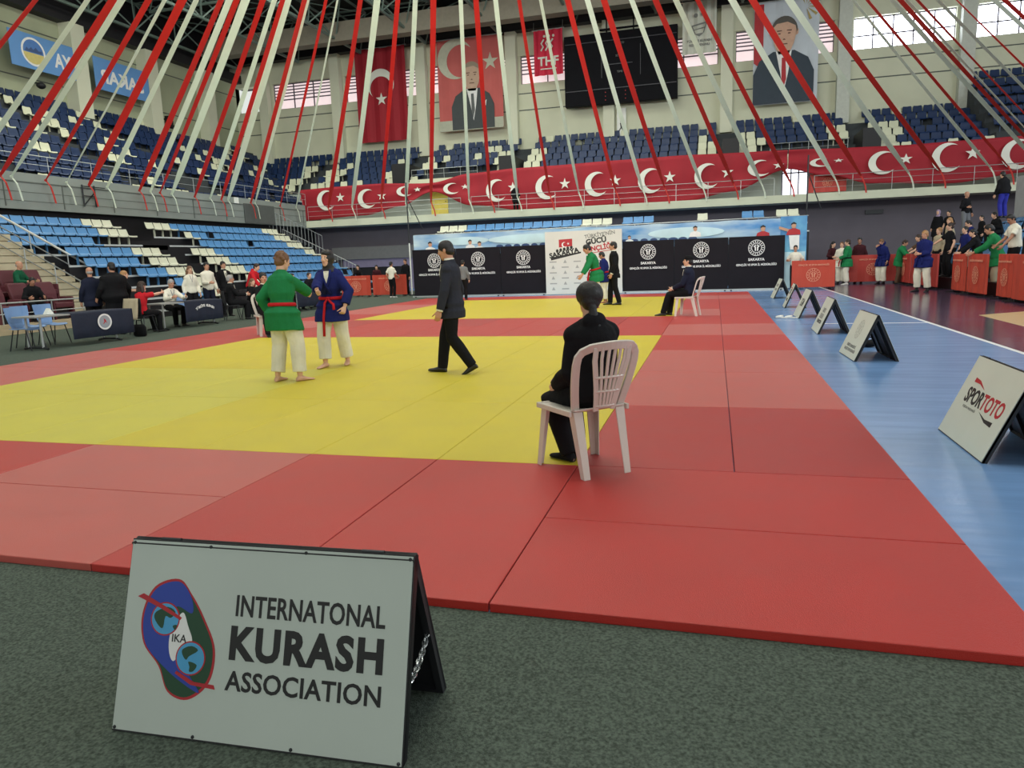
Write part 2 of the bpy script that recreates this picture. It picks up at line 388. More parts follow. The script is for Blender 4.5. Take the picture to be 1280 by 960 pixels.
# ---------- people ----------
SKIN = {'a': mat('skin_light', (214, 168, 142), 0.55, 0.04, 9), 'b': mat('skin_medium', (188, 138, 112), 0.55, 0.04, 9), 'c': mat('skin_tan', (166, 118, 94), 0.55, 0.04, 9)}
def cloth(name, rgb, rough=0.9, bump=0.25): return mat(name, rgb, rough, 0.10, 5, bump, 30, spec=0.2)
K_green = cloth('cloth_green', (32, 118, 70)); K_blue = cloth('cloth_royal_blue', (26, 34, 92)); K_white = cloth('cloth_white', (224, 220, 204)); K_black = cloth('cloth_black', (20, 20, 23))
K_suit = cloth('cloth_charcoal', (44, 46, 56)); K_navy = cloth('cloth_navy', (28, 32, 50)); K_red = cloth('cloth_red', (190, 34, 44)); K_maroon = cloth('cloth_maroon', (62, 26, 32)); K_grey = cloth('cloth_grey', (110, 112, 116))
K_denim = cloth('cloth_denim', (52, 62, 88)); K_dkgreen = cloth('cloth_dark_green', (22, 84, 58)); K_brown = cloth('cloth_brown', (92, 70, 56)); K_purple = cloth('cloth_lilac', (150, 132, 156)); K_khaki = cloth('cloth_beige', (170, 158, 134))
H_black = mat('hair_black', (20, 17, 18), 0.45, 0.2, 60, 0.4, 120, stretch=(3, 3, 0.4)); H_brown = mat('hair_brown', (112, 78, 52), 0.5, 0.2, 60, 0.4, 120, stretch=(3, 3, 0.4)); H_dark = mat('hair_dark_brown', (50, 34, 28), 0.5, 0.2, 60, 0.4, 120, stretch=(3, 3, 0.4)); H_fair = mat('hair_fair', (164, 122, 78), 0.5, 0.2, 60, 0.4, 120, stretch=(3, 3, 0.4)); H_grey = mat('hair_grey', (150, 148, 146), 0.6, 0.1, 60)
M_eye = mat('eye_dark', (36, 26, 22), 0.2, 0.02); M_eyew = mat('eye_white', (226, 222, 216), 0.3, 0.02); M_lip = mat('lips', (168, 92, 88), 0.5, 0.05); M_shoe = mat('shoe_black', (20, 20, 22), 0.4, 0.1); M_shoew = mat('shoe_white', (226, 226, 222), 0.5, 0.05)

def remesh(mb, vox, sm=2, name='m', m=None):
    me = bpy.data.meshes.new('tmp'); me.from_pydata(mb.v, [], mb.f)
    bm = bmesh.new(); bm.from_mesh(me); bmesh.ops.recalc_face_normals(bm, faces=bm.faces); bm.to_mesh(me); bm.free()
    ob = bpy.data.objects.new('tmp', me); COL.objects.link(ob)
    r = ob.modifiers.new('r', 'REMESH'); r.mode = 'VOXEL'; r.voxel_size = vox
    s = ob.modifiers.new('s', 'SMOOTH'); s.factor = 0.5; s.iterations = sm
    dg = bpy.context.evaluated_depsgraph_get(); dg.update()
    out = bpy.data.meshes.new_from_object(ob.evaluated_get(dg))
    bpy.data.objects.remove(ob); bpy.data.meshes.remove(me)
    # only the largest piece: one continuous surface
    bm = bmesh.new(); bm.from_mesh(out); bm.verts.ensure_lookup_table()
    seen = set(); comps = []
    for v in bm.verts:
        if v.index in seen: continue
        st = [v]; seen.add(v.index); c = []
        while st:
            q = st.pop(); c.append(q)
            for e in q.link_edges:
                w = e.other_vert(q)
                if w.index not in seen: seen.add(w.index); st.append(w)
        comps.append(c)
    if len(comps) > 1:
        comps.sort(key=len); bmesh.ops.delete(bm, geom=[v for c in comps[:-1] for v in c], context='VERTS')
    bm.to_mesh(out); bm.free()
    out.name = name
    out.materials.clear()
    if m: out.materials.append(m)
    out.polygons.foreach_set('use_smooth', [True] * len(out.polygons))
    return out
def wrinkle(me, amp, f=7.0, seed=0, stretch=(1, 1, 0.45)):
    me.update()
    off = V((seed * 3.1, seed * 1.7, seed))
    n = len(me.vertices); nr = [0.0] * (3 * n); co = [0.0] * (3 * n)
    me.vertex_normals.foreach_get('vector', nr); me.vertices.foreach_get('co', co)
    for i in range(n):
        x, y, z = co[3 * i:3 * i + 3]
        q = V((x * f * stretch[0], y * f * stretch[1], z * f * stretch[2])) + off
        a = amp * (noise.noise(q) + 0.5 * noise.noise(q * 2.3))
        for k in (0, 1, 2): co[3 * i + k] += nr[3 * i + k] * a
    me.vertices.foreach_set('co', co); me.update()
def RE(c, x, y, rx, ry, n=16): return [c + x * (rx * math.cos(2 * PI * k / n)) + y * (ry * math.sin(2 * PI * k / n)) for k in range(n)]
def ik(a, b, la, lb, pole):
    d = b - a; L = d.length
    if L > (la + lb) * 0.995: b = a + d * ((la + lb) * 0.995 / L); d = b - a; L = d.length
    L = max(L, abs(la - lb) + 0.02)
    x = (la * la - lb * lb + L * L) / (2 * L); y = math.sqrt(max(0.0, la * la - x * x))
    u = d.normalized(); p = (pole - u * pole.dot(u))
    p = p.normalized() if p.length > 1e-4 else V((0, 0, 1))
    return a + u * x + p * y, b
def limb(mb, pts, rad, n=12, ends=True):
    # pts joints; radii at ends and middles are given as list along a resampled path
    P = []; R = []
    for i in range(len(pts) - 1):
        for t in (0, 0.25, 0.5, 0.75):
            P.append(pts[i].lerp(pts[i + 1], t))
    P.append(pts[-1])
    m = len(P) - 1
    for i in range(len(P)):
        f = i / m * (len(rad) - 1); k = min(int(f), len(rad) - 2); R.append(rad[k] + (rad[k + 1] - rad[k]) * (f - k))
    if ends:
        d0 = (P[0] - P[1]).normalized(); d1 = (P[-1] - P[-2]).normalized()
        P = [P[0] + d0 * R[0] * 0.8, P[0] + d0 * R[0] * 0.4] + P + [P[-1] + d1 * R[-1] * 0.4, P[-1] + d1 * R[-1] * 0.8]
        R = [R[0] * 0.45, R[0] * 0.85] + R + [R[-1] * 0.85, R[-1] * 0.45]
    mb.tube(P, R, n)
    return mb

DETAIL = {'hero': (0.0065, 0.010), 'mid': (0.009, 0.014), 'far': (0.0125, 0.02)}
def person(label, loc, face, h=1.7, lod='far', group=None, cat='person', skin='a', hair=('short', H_black), top=('tee', K_black), legs=('trousers', K_black), feet='shoes', shoe=None,
           pelvis=(0, 0, 0.93), lean=0.0, side=0.0, twist=0.0, bend=1.0, head=(0, 0), foot=None, hand=None, pole=None, curl=(0.35, 0.35), palm=None, fdir=None, belt=None, female=False, inner=None, tie=None, sit=False, lanyard=False, build=1.0, seed=None):
    s = h / 1.75
    vb, vc = DETAIL[lod]
    if seed is None: seed = int(abs(loc[0] * 37 + loc[1] * 11)) % 50
    Z = V((0, 0, 1)); P0 = V(pelvis)
    # spine
    st = [-0.10, -0.05, 0.0, 0.08, 0.16, 0.25, 0.34, 0.42, 0.47, 0.51, 0.545]
    def up_at(t):
        u = max(0.0, min(1.0, (t + 0.05) / 0.5)); a = lean * (1 - bend * 0.5 + bend * 0.5 * 2 * u - (0 if bend else 0))
        a = lean * (0.5 + 0.7 * u)
        return Matrix.Rotation(side * u, 3, 'Y') @ (Matrix.Rotation(-a, 3, 'X') @ Z)
    pos = {}; p = P0.copy(); prev = 0.0
    frames = {}
    for t in [x for x in st if x >= 0]:
        if t > 0:
            p = p + up_at((t + prev) / 2) * (t - prev)
        prev = t; pos[t] = p.copy()
    p = P0.copy(); prev = 0.0
    for t in sorted([x for x in st if x < 0], reverse=True):
        p = p - up_at(0) * (prev - t); prev = t; pos[t] = p.copy()
    for t in st:
        u = up_at(t); a = twist * max(0, min(1, t / 0.45))
        x = Matrix.Rotation(a, 3, 'Z') @ V((1, 0, 0)); x = (x - u * x.dot(u)).normalized()
        frames[t] = (x, u.cross(x))
    def spine(t):
        for i in range(len(st) - 1):
            if st[i] <= t <= st[i + 1]:
                f = (t - st[i]) / (st[i + 1] - st[i]); return pos[st[i]].lerp(pos[st[i + 1]], f), frames[st[i]][0].lerp(frames[st[i + 1]][0], f).normalized(), frames[st[i]][1].lerp(frames[st[i + 1]][1], f).normalized()
        return pos[st[-1]], frames[st[-1]][0], frames[st[-1]][1]
    shw = (0.165 if female else 0.185) * (1 + (build - 1) * 0.5)
    prof = {-0.10: (0.10, 0.085), -0.05: (0.155, 0.11), 0.0: (0.168 if female else 0.16, 0.12), 0.08: (0.152 if female else 0.152, 0.108), 0.16: (0.128 if female else 0.145, 0.098), 0.25: (0.135 if female else 0.152, 0.104), 0.34: (0.148 if female else 0.165, 0.112), 0.42: (0.150 if female else 0.172, 0.104), 0.47: (0.135 if female else 0.155, 0.088), 0.51: (0.095, 0.07), 0.545: (0.058, 0.058)}
    c47, x47, y47 = spine(0.452)
    Sh = [c47 + x47 * (sg * shw) for sg in (1, -1)]
    # head frame
    nb = pos[0.545]; ua = up_at(0.545)
    yaw = twist + head[0]
    fwd = Matrix.Rotation(yaw, 3, 'Z') @ V((0, 1, 0))
    hl = lean * 0.35 - head[1]      # nod: positive head[1] looks up
    hx = fwd.cross(Z).normalized()
    hu = Matrix.Rotation(-hl, 3, hx) @ Z; hy = hu.cross(hx)
    hc = nb + ua * 0.035 + hu * 0.104 + hy * 0.018
    def HP(a, b, c): return hc + hx * a + hy * b + hu * c
    # legs
    if foot is None: foot = [(0.10, 0.0, 0.085, 0.12, 0), (-0.10, 0.0, 0.085, -0.12, 0)]
    hipx, _, _ = spine(0.0)[1], 0, 0
    Hip = [P0 + frames[0.0][0] * sg * 0.092 for sg in (1, -1)]
    Knee = []; Ank = []
    for i in (0, 1):
        f = foot[i]; fy = Matrix.Rotation(-f[3], 3, 'Z') @ V((0, 1, 0.12 if not sit else 0.6))
        kp = V(f[5]) if len(f) > 5 else fy
        k, a = ik(Hip[i], V(f[:3]), 0.435, 0.42, kp); Knee.append(k); Ank.append(a)
    # arms
    if hand is None: hand = [None, None]
    El = []; Wr = []
    for i, sg in ((0, 1), (1, -1)):
        w = hand[i]
        w = V(w) if w is not None else Sh[i] + V((sg * 0.07, 0.06, -0.52))
        pl = V(pole[i]) if pole and pole[i] else V((sg * 0.35, -1, -0.25))
        e, w = ik(Sh[i], w, 0.29, 0.255, pl); El.append(e); Wr.append(w)
    # ---- body mesh ----
    def footmesh(mb, i, r=0.0, heel=0.0):
        f = foot[i]; yw, pt = f[3], f[4]
        d = Matrix.Rotation(-yw, 3, 'Z') @ V((0, 1, 0)); x = d.cross(Z)
        q = Matrix.Rotation(pt, 3, x)      # positive pitch: toes up
        d = q @ d; u = q @ Z; A = Ank[i]
        base = A - u * 0.085
        rings = []
        for t, w, hgt in ((-0.058, 0.018, 0.028), (-0.05, 0.03, 0.055), (-0.02, 0.036, 0.08), (0.03, 0.036, 0.075), (0.08, 0.04, 0.052), (0.125, 0.046, 0.036), (0.165, 0.042, 0.027), (0.195, 0.026, 0.02), (0.203, 0.012, 0.012)):
            rings.append(RE(base + d * t + u * (hgt / 2 + 0.001), x, u, w + r, hgt / 2 + r * 0.7, 12))
        mb.loft(rings)
    def handmesh(mb, i):
        sg = (1, -1)[i]; w = Wr[i]; fd = (w - El[i]).normalized()
        if fdir and fdir[i]: fd = V(fdir[i]).normalized()
        n = V(palm[i]) if palm and palm[i] else V((-sg, 0, 0)) + V((0, 0.25, 0))
        n = (n - fd * n.dot(fd)).normalized()
        th = fd.cross(n) * sg
        sp = th; k = 1.0 if lod == 'hero' else (1.12 if lod == 'mid' else 1.35)
        rings = [RE(w + fd * t, sp, n, a * (k if k > 1.2 else 1), b * k, 12) for t, a, b in ((-0.02, 0.024, 0.02), (0.0, 0.027, 0.02), (0.03, 0.036, 0.019), (0.06, 0.041, 0.017), (0.085, 0.04, 0.013), (0.097, 0.034, 0.008))]
        mb.loft(rings)
        cu = curl[i]
        for q, (o, L, r) in enumerate(((0.031, 0.070, 0.0086), (0.0105, 0.079, 0.009), (-0.0105, 0.073, 0.0086), (-0.030, 0.058, 0.0078))):
            b = w + fd * 0.082 + sp * o; dr = (fd + sp * o * 1.6).normalized(); pts = [b]; rr = [r * k]
            for j, part in enumerate((0.45, 0.32, 0.23)):
                dr = Matrix.Rotation(cu * (0.9 if j == 0 else 1.15), 3, dr.cross(n).normalized()) @ dr if dr.cross(n).length > 1e-3 else dr
                b = b + dr * L * part; pts.append(b.copy()); rr.append(r * k * (0.95 - 0.09 * j))
            limb(mb, pts, rr, 8)
        b = w + fd * 0.022 + sp * 0.024; dr = (fd * 0.75 + sp * 0.6 + n * 0.35).normalized(); pts = [b]
        for L in (0.04, 0.033, 0.026):
            b = b + dr * L; pts.append(b.copy()); dr = (dr + fd * 0.15 + n * 0.22 * (0.5 + cu)).normalized()
        limb(mb, pts, [0.0145 * k, 0.0115 * k, 0.0095 * k, 0.008 * k], 8)
    B = MB()
    B.loft([RE(*spine(t), prof[t][0] * 0.93, prof[t][1] * 0.93) for t in st])
    B.tube([pos[0.51], nb, nb + ua * 0.05, hc - hu * 0.06 - hy * 0.012], [0.07, 0.056, 0.053, 0.055], 14)
    for i in (0, 1):
        limb(B, [Sh[i] - x47 * (0.045 * (1, -1)[i]) - Z * 0.03, El[i], Wr[i]], [0.042, 0.047, 0.043, 0.038, 0.041, 0.036, 0.024], 12)
        limb(B, [Hip[i], Knee[i], Ank[i]], [0.085, 0.082, 0.066, 0.052, 0.056, 0.05, 0.036], 12)
        footmesh(B, i); handmesh(B, i)
    # head: skull and jaw rings, then nose, brow, lips, chin, ears
    prof_h = ((-0.117, 0.012, 0.014, 0.056), (-0.111, 0.028, 0.028, 0.05), (-0.095, 0.045, 0.05, 0.036), (-0.07, 0.056, 0.068, 0.02), (-0.035, 0.064, 0.083, 0.006), (0.0, 0.070, 0.092, -0.002), (0.035, 0.0735, 0.097, -0.006), (0.065, 0.071, 0.093, -0.008), (0.09, 0.058, 0.077, -0.010), (0.107, 0.037, 0.05, -0.011), (0.115, 0.014, 0.02, -0.011))
    B.loft([RE(HP(0, oy, z), hx, hy, rx, ry, 20) for z, rx, ry, oy in prof_h])
    B.tube([HP(0, 0.088, 0.022), HP(0, 0.100, -0.004), HP(0, 0.108, -0.026), HP(0, 0.09, -0.036)], [0.009, 0.011, 0.0145, 0.010], 8)
    for sg in (1, -1):
        B.ell(HP(sg * 0.012, 0.096, -0.03), (0.009, 0.010, 0.008), 8, 6)
        B.ell(HP(sg * 0.028, 0.080, 0.026), (0.020, 0.012, 0.008), 8, 6)
        B.ell(HP(sg * 0.040, 0.066, -0.022), (0.022, 0.018, 0.016), 8, 6)
        B.ell(HP(sg * 0.073, -0.008, -0.006), (0.009, 0.019, 0.031), 8, 6)
    B.ell(HP(0, 0.083, -0.064), (0.022, 0.012, 0.013), 8, 6); B.ell(HP(0, 0.072, -0.1), (0.02, 0.014, 0.013), 8, 6)
    Mx = Matrix.Diagonal((s, s, s, 1))
    def fin(mb, name, m, vox, sm=2, wr=0.0, parent=None, f=7.0):
        mb.v = [tuple(V(q) * s) for q in mb.v]
        me = remesh(mb, vox * s, sm, name, m)
        if wr: wrinkle(me, wr * s, f, seed)
        return link(name, me, parent)
    body = fin(B, 'person', SKIN[skin], vb, 2)
    body.location = loc; body.rotation_euler = (0, 0, face)
    tag(body, label, cat, group)
    def add(mb, name, m, vox=None, sm=2, wr=0.0, f=7.0): return fin(mb, name, m, vox or vc, sm, wr, body, f)
    def raw(mb, name, m, smooth=True, par=None):
        mb.v = [tuple(V(q) * s) for q in mb.v]
        return mb.build(name, m, par or body, smooth=smooth)
    # ---- face details ----
    if hair[0] != 'none':
        for sg in (1, -1):
            e = raw(MB().ell(HP(sg * 0.029, 0.083, 0.006), (0.0125, 0.0075, 0.0062), 10, 7), 'eye', M_eyew if lod == 'hero' else M_eye)
            if lod == 'hero': raw(MB().ell(HP(sg * 0.029, 0.0885, 0.006), (0.0052, 0.003, 0.0052), 10, 6), 'iris', M_eye, par=e)
        if lod != 'far':
            for sg in (1, -1): raw(MB().tube([HP(sg * 0.014, 0.0905, 0.024), HP(sg * 0.03, 0.0885, 0.0285), HP(sg * 0.046, 0.076, 0.023)], [0.0032, 0.0036, 0.002], 6), 'eyebrow', hair[1])
            raw(MB().tube([HP(-0.022, 0.086, -0.063), HP(-0.008, 0.0955, -0.0605), HP(0.008, 0.0955, -0.0605), HP(0.022, 0.086, -0.063)], [0.002, 0.0052, 0.0052, 0.002], 8), 'lips', M_lip)
    # ---- hair or head covering ----
    hs, hm = hair
    if hs != 'none' and hs != 'bald':
        H = MB(); seg = dict(seg=22, rg=14)
        if hs == 'hijab':
            H.ell(HP(0, -0.026, 0.006), (0.093, 0.108, 0.126), **seg); H.ell(HP(0, -0.006, 0.072), (0.082, 0.101, 0.055), **seg)
            H.tube([HP(0, -0.01, -0.04), HP(0, 0.0, -0.10), nb + ua * 0.01, spine(0.49)[0]], [0.082, 0.074, 0.085, 0.125], 18)
            add(H, 'headscarf', hm, vc * 0.7, 2, 0.003)
        else:
            H.ell(HP(0, -0.011, 0.040), (0.0815, 0.101, 0.087), **seg)
            H.ell(HP(0, -0.045, -0.015), (0.073, 0.07, 0.075), **seg)
            for sg in (1, -1): H.ell(HP(sg * 0.066, 0.012, 0.012), (0.014, 0.022, 0.03), 10, 7)
            if hs == 'curly':
                rr = random.Random(seed)
                for q in range(46):
                    a, b = rr.uniform(-PI, PI), rr.uniform(-0.25, 1.4)
                    pnt = V((math.cos(b) * math.sin(a), -math.cos(b) * abs(math.cos(a)) if abs(a) < 2.2 else math.cos(b) * 0.3, math.sin(b)))
                    H.ell(HP(pnt.x * 0.08, -0.024 + pnt.y * 0.098, 0.03 + pnt.z * 0.097), (0.02, 0.02, 0.018), 8, 6)
            if hs in ('bun', 'lowbun'):
                z = 0.10 if hs == 'bun' else -0.01
                H.ell(HP(0, -0.10, z), (0.044, 0.042, 0.042), 14, 9)
            if hs == 'pony': H.ell(HP(0, -0.016, 0.030), (0.092, 0.108, 0.098), **seg)
            if hs == 'pony':
                q = [HP(0, -0.08, -0.04), HP(0, -0.105, -0.075), HP(0.0, -0.112, -0.13), HP(0.004, -0.118, -0.21), HP(0.0, -0.118, -0.30)]
                H.loft([RE(c_, hx, hy, a_, b_, 14) for c_, a_, b_ in zip(q, (0.03, 0.030, 0.040, 0.052, 0.03), (0.03, 0.028, 0.026, 0.022, 0.012))])
            if hs == 'long':
                for sg in (-1, 0, 1):
                    H.tube([HP(sg * 0.05, -0.05, 0.02), HP(sg * 0.068, -0.06, -0.06), HP(sg * 0.075, -0.06, -0.15), HP(sg * 0.07, -0.05, -0.24)], [0.04, 0.045, 0.045, 0.02], 12)
            ho = add(H, 'hair', hm, vc * 0.7, 2, 0.004, 16)
            if hs == 'cap':
                Cp = MB(); Cp.loft([RE(HP(0, -0.012, z), hx, hy, rx, ry, 20) for z, rx, ry in ((0.035, 0.086, 0.106), (0.07, 0.086, 0.106), (0.105, 0.072, 0.09), (0.125, 0.04, 0.05), (0.13, 0.01, 0.012))])
                Cp.loft([RE(HP(0, 0.075 + t, 0.045 - t * 0.25), hx, hu, w, 0.006, 12) for t, w in ((0, 0.076), (0.04, 0.07), (0.07, 0.045), (0.08, 0.015))])
                add(Cp, 'cap', K_black, vc * 0.6, 2)
    elif hs == 'bald':
        H = MB(); H.ell(HP(0, -0.036, -0.012), (0.077, 0.072, 0.052), 18, 10); add(H, 'hair', hm, vc * 0.7, 2)
    # ---- trousers or skirt ----
    lk, lm = legs
    T = MB(); loose = {'trousers': 0.012, 'baggy': 0.034, 'slim': 0.004, 'skirt': 0.02}[lk]
    T.loft([RE(*spine(t), prof[t][0] + 0.007, prof[t][1] + 0.007) for t in (-0.10, -0.05, 0.0, 0.08, 0.16)])
    for i in (0, 1):
        d = (Ank[i] - Knee[i]).normalized(); end = Ank[i] + d * (0.03 if lk != 'baggy' else -0.045)
        limb(T, [Hip[i], Knee[i], end], [0.093 + loose * 0.5, 0.088 + loose, 0.074 + loose, 0.066 + loose, 0.066 + loose, 0.06 + loose, 0.052 + loose * 1.25], 14, ends=False)
        T.ell(Hip[i] + (Hip[i] - Knee[i]).normalized() * 0.01, (0.09, 0.09, 0.09), 12, 8)
    if lk == 'skirt':
        T.loft([RE(spine(0)[0].lerp((Ank[0] + Ank[1]) / 2, t), frames[0.0][0], frames[0.0][1], 0.17 + 0.1 * t, 0.13 + 0.12 * t) for t in (0, 0.25, 0.5, 0.75, 0.93)])
    add(T, 'trousers' if lk != 'skirt' else 'skirt', lm, vc, 3, 0.010 if lk == 'baggy' else 0.005, 8)
    # ---- footwear ----
    if feet in ('shoes', 'socks'):
        for i in (0, 1):
            F = MB(); footmesh(F, i, 0.010 if feet == 'shoes' else 0.005)
            limb(F, [Ank[i] + Z * 0.0, Ank[i] + (Knee[i] - Ank[i]).normalized() * 0.06], [0.046, 0.045], 12, ends=False)
            add(F, 'shoe' if feet == 'shoes' else 'sock', shoe or M_shoe, vc * 0.7, 2)
    # ---- upper garment ----
    tk, tm = top
    inf = {'kurash': 0.030, 'suit': 0.022, 'tee': 0.014, 'shirt': 0.018, 'hoodie': 0.030, 'coat': 0.035}[tk]
    hem = {'kurash': -0.24, 'suit': -0.19, 'tee': -0.08, 'shirt': -0.08, 'hoodie': -0.08, 'coat': -0.42}[tk]
    if sit: hem = max(hem, -0.07)
    J = MB(); rings = []
    dn = -up_at(0); lo = pos[-0.05]
    bb = 1 + (build - 1); kb = 0.03 if (tk == 'kurash' and legs[0] == 'baggy') else 0.0
    if hem < -0.1:
        legdir = ((Knee[0] + Knee[1]) / 2 - P0).normalized()
        for t in (1.0, 0.66, 0.33):
            c = pos[-0.05] + legdir * (abs(hem) - 0.05) * t
            rings.append(RE(c, frames[0.0][0], frames[0.0][1], prof[0.0][0] + inf + 0.024 + 0.014 * t + kb, prof[0.0][1] + inf + 0.024 + 0.018 * t + kb))
    for t in st[1:]:
        c, x, y = spine(t); k = 1.0
        waist = -0.012 if (belt and 0.05 < t < 0.2) else 0
        blouse = 0.012 if (belt and 0.2 < t < 0.3) else 0
        rings.append(RE(c, x, y, (prof[t][0] + inf * (1 if t < 0.5 else 0.5) + waist + blouse + ((kb + (0.014 if hem < -0.1 else 0)) if t < 0.05 else 0)) * bb, (prof[t][1] + inf * (1 if t < 0.5 else 0.5) + waist + blouse + ((kb + (0.014 if hem < -0.1 else 0)) if t < 0.05 else 0)) * bb))
    J.loft(rings)
    sl = {'kurash': 1.0, 'suit': 1.0, 'tee': 0.30, 'shirt': 1.0, 'hoodie': 1.0, 'coat': 1.0}[tk]
    sr = {'kurash': 0.028, 'suit': 0.016, 'tee': 0.018, 'shirt': 0.014, 'hoodie': 0.022, 'coat': 0.024}[tk]
    for i in (0, 1):
        base = Sh[i] - x47 * (0.05 * (1, -1)[i]) - Z * 0.025
        if sl >= 1: limb(J, [base, El[i], Wr[i] + (El[i] - Wr[i]).normalized() * (0.045 if tk == 'kurash' else 0.012)], [0.050 + sr, 0.055 + sr, 0.050 + sr, 0.046 + sr, 0.046 + sr, 0.042 + sr, 0.034 + sr * 1.1], 14, ends=False)
        else: limb(J, [base, Sh[i].lerp(El[i], 0.72)], [0.052 + sr, 0.054 + sr, 0.052 + sr], 14, ends=False)
        J.ell(Sh[i] - x47 * (0.022 * (1, -1)[i]) - Z * 0.022, (0.058 + sr * 0.5,) * 3, 14, 9)
        J.tube([spine(0.50)[0], spine(0.475)[0].lerp(Sh[i], 0.5) + Z * 0.004, Sh[i] - Z * 0.018], [0.066 + sr * 0.3, 0.060 + sr * 0.3, 0.052 + sr * 0.3], 12)
        if sl >= 1: J.ell(El[i], (0.047 + sr,) * 3, 12, 8)
    if tk == 'hoodie':
        c, x, y = spine(0.49); J.ell(c - y * 0.06 + Z * 0.03, (0.10, 0.06, 0.07), 14, 9)
    if tk in ('kurash', 'coat', 'suit'):
        c, x, y = spine(0.53); J.loft([RE(c + up_at(0.5) * q, x, y, a, b) for q, a, b in ((-0.03, 0.10, 0.085), (0.01, 0.078, 0.075), (0.035, 0.068, 0.068))])
    gname = {'kurash': 'jacket', 'suit': 'suit_jacket', 'tee': 't_shirt', 'shirt': 'shirt', 'hoodie': 'hoodie', 'coat': 'coat'}[tk]
    jo = add(J, gname, tm, vc, 3, {'kurash': 0.011, 'suit': 0.005, 'tee': 0.005, 'shirt': 0.007, 'hoodie': 0.008, 'coat': 0.008}[tk], 7)
    def front(t, a, extra):      # point on the chest surface
        c, x, y = spine(t); rx, ry = [max(prof[q][j] for q in st if abs(q - t) < 0.05) + inf for j in (0, 1)]
        return c + x * a + y * (ry * math.sqrt(max(0.02, 1 - (a / rx) ** 2)) + extra)
    if inner is not None and lod != 'far' or (inner is not None and tk == 'suit'):
        I = MB(); P = [front(0.505, -0.04, -0.006), front(0.505, 0.04, -0.006), front(0.40, 0.035, 0.004), front(0.26, 0.004, 0.006), front(0.40, -0.035, 0.004)]
        n0 = spine(0.4)[2] * 0.008
        I.add(P + [q + n0 for q in P], [(0, 1, 2, 3, 4), (9, 8, 7, 6, 5)] + [(k, 5 + k, 5 + (k + 1) % 5, (k + 1) % 5) for k in range(5)]); raw(I, 'shirt_front', inner, False)
        c, x, y = spine(0.545); Cc = MB(); Cc.loft([RE(c + ua * q, x, y, a, a) for q, a in ((-0.01, 0.072), (0.03, 0.064), (0.032, 0.056))]); raw(Cc, 'shirt_collar', inner)
        if tk == 'suit':
            for i in (0, 1):
                d = (Wr[i] - El[i]).normalized(); raw(MB().tube([Wr[i] - d * 0.03, Wr[i] + d * 0.008], 0.045, 12), 'shirt_cuff', inner)
    if tie is not None:
        raw(MB().tube([front(0.50, 0, 0.012), front(0.45, 0, 0.016), front(0.36, 0, 0.018), front(0.24, 0, 0.016)], [0.012, 0.014, 0.02, 0.012], 6), 'tie', tie)
    if tk == 'kurash':
        L = MB()
        L.tube([front(0.52, -0.055, 0.0), front(0.42, -0.05, 0.006), front(0.30, -0.012, 0.008), front(0.17, 0.045, 0.006)], [0.017, 0.019, 0.019, 0.018], 8)
        L.tube([front(0.52, 0.055, 0.002), front(0.42, 0.05, 0.012), front(0.30, 0.012, 0.014), front(0.17, -0.045, 0.010)], [0.017, 0.019, 0.019, 0.018], 8)
        raw(L, 'lapel', tm)
    if lanyard:
        raw(MB().tube([front(0.52, -0.05, 0.006), front(0.42, -0.03, 0.008), front(0.30, 0, 0.012), front(0.42, 0.03, 0.008), front(0.52, 0.05, 0.006)], 0.005, 6), 'lanyard', K_blue)
    if belt is not None:
        bt, tails = belt
        Bl = MB(); c, x, y = spine(0.105)
        rx = (prof[0.08][0] + inf) * bb + 0.004; ry = (prof[0.08][1] + inf) * bb + 0.004
        u = up_at(0.1)
        Bl.loft([RE(c + u * q, x, y, rx - abs(q) * 0.25 + o, ry - abs(q) * 0.25 + o, 24) for q, o in ((-0.022, -0.014), (-0.024, 0), (0, 0.005), (0.024, 0), (0.022, -0.014))], cap=False)
        if tails:
            k = c + y * (ry + 0.012); Bl.ell(k, (0.035, 0.02, 0.028), 12, 8)
            for sg, w, l in ((1, 0.06, tails[0]), (-1, -0.10, tails[1])):
                Bl.tube([k, k + x * w * 0.6 + y * 0.03 - Z * 0.06, k + x * w + y * 0.055 - Z * l * 0.5, k + x * w * 1.1 + y * 0.075 - Z * l], [0.014, 0.018, 0.02, 0.02], 6)
        raw(Bl, 'belt', bt)
    body['_j'] = 0; del body['_j']
    return body
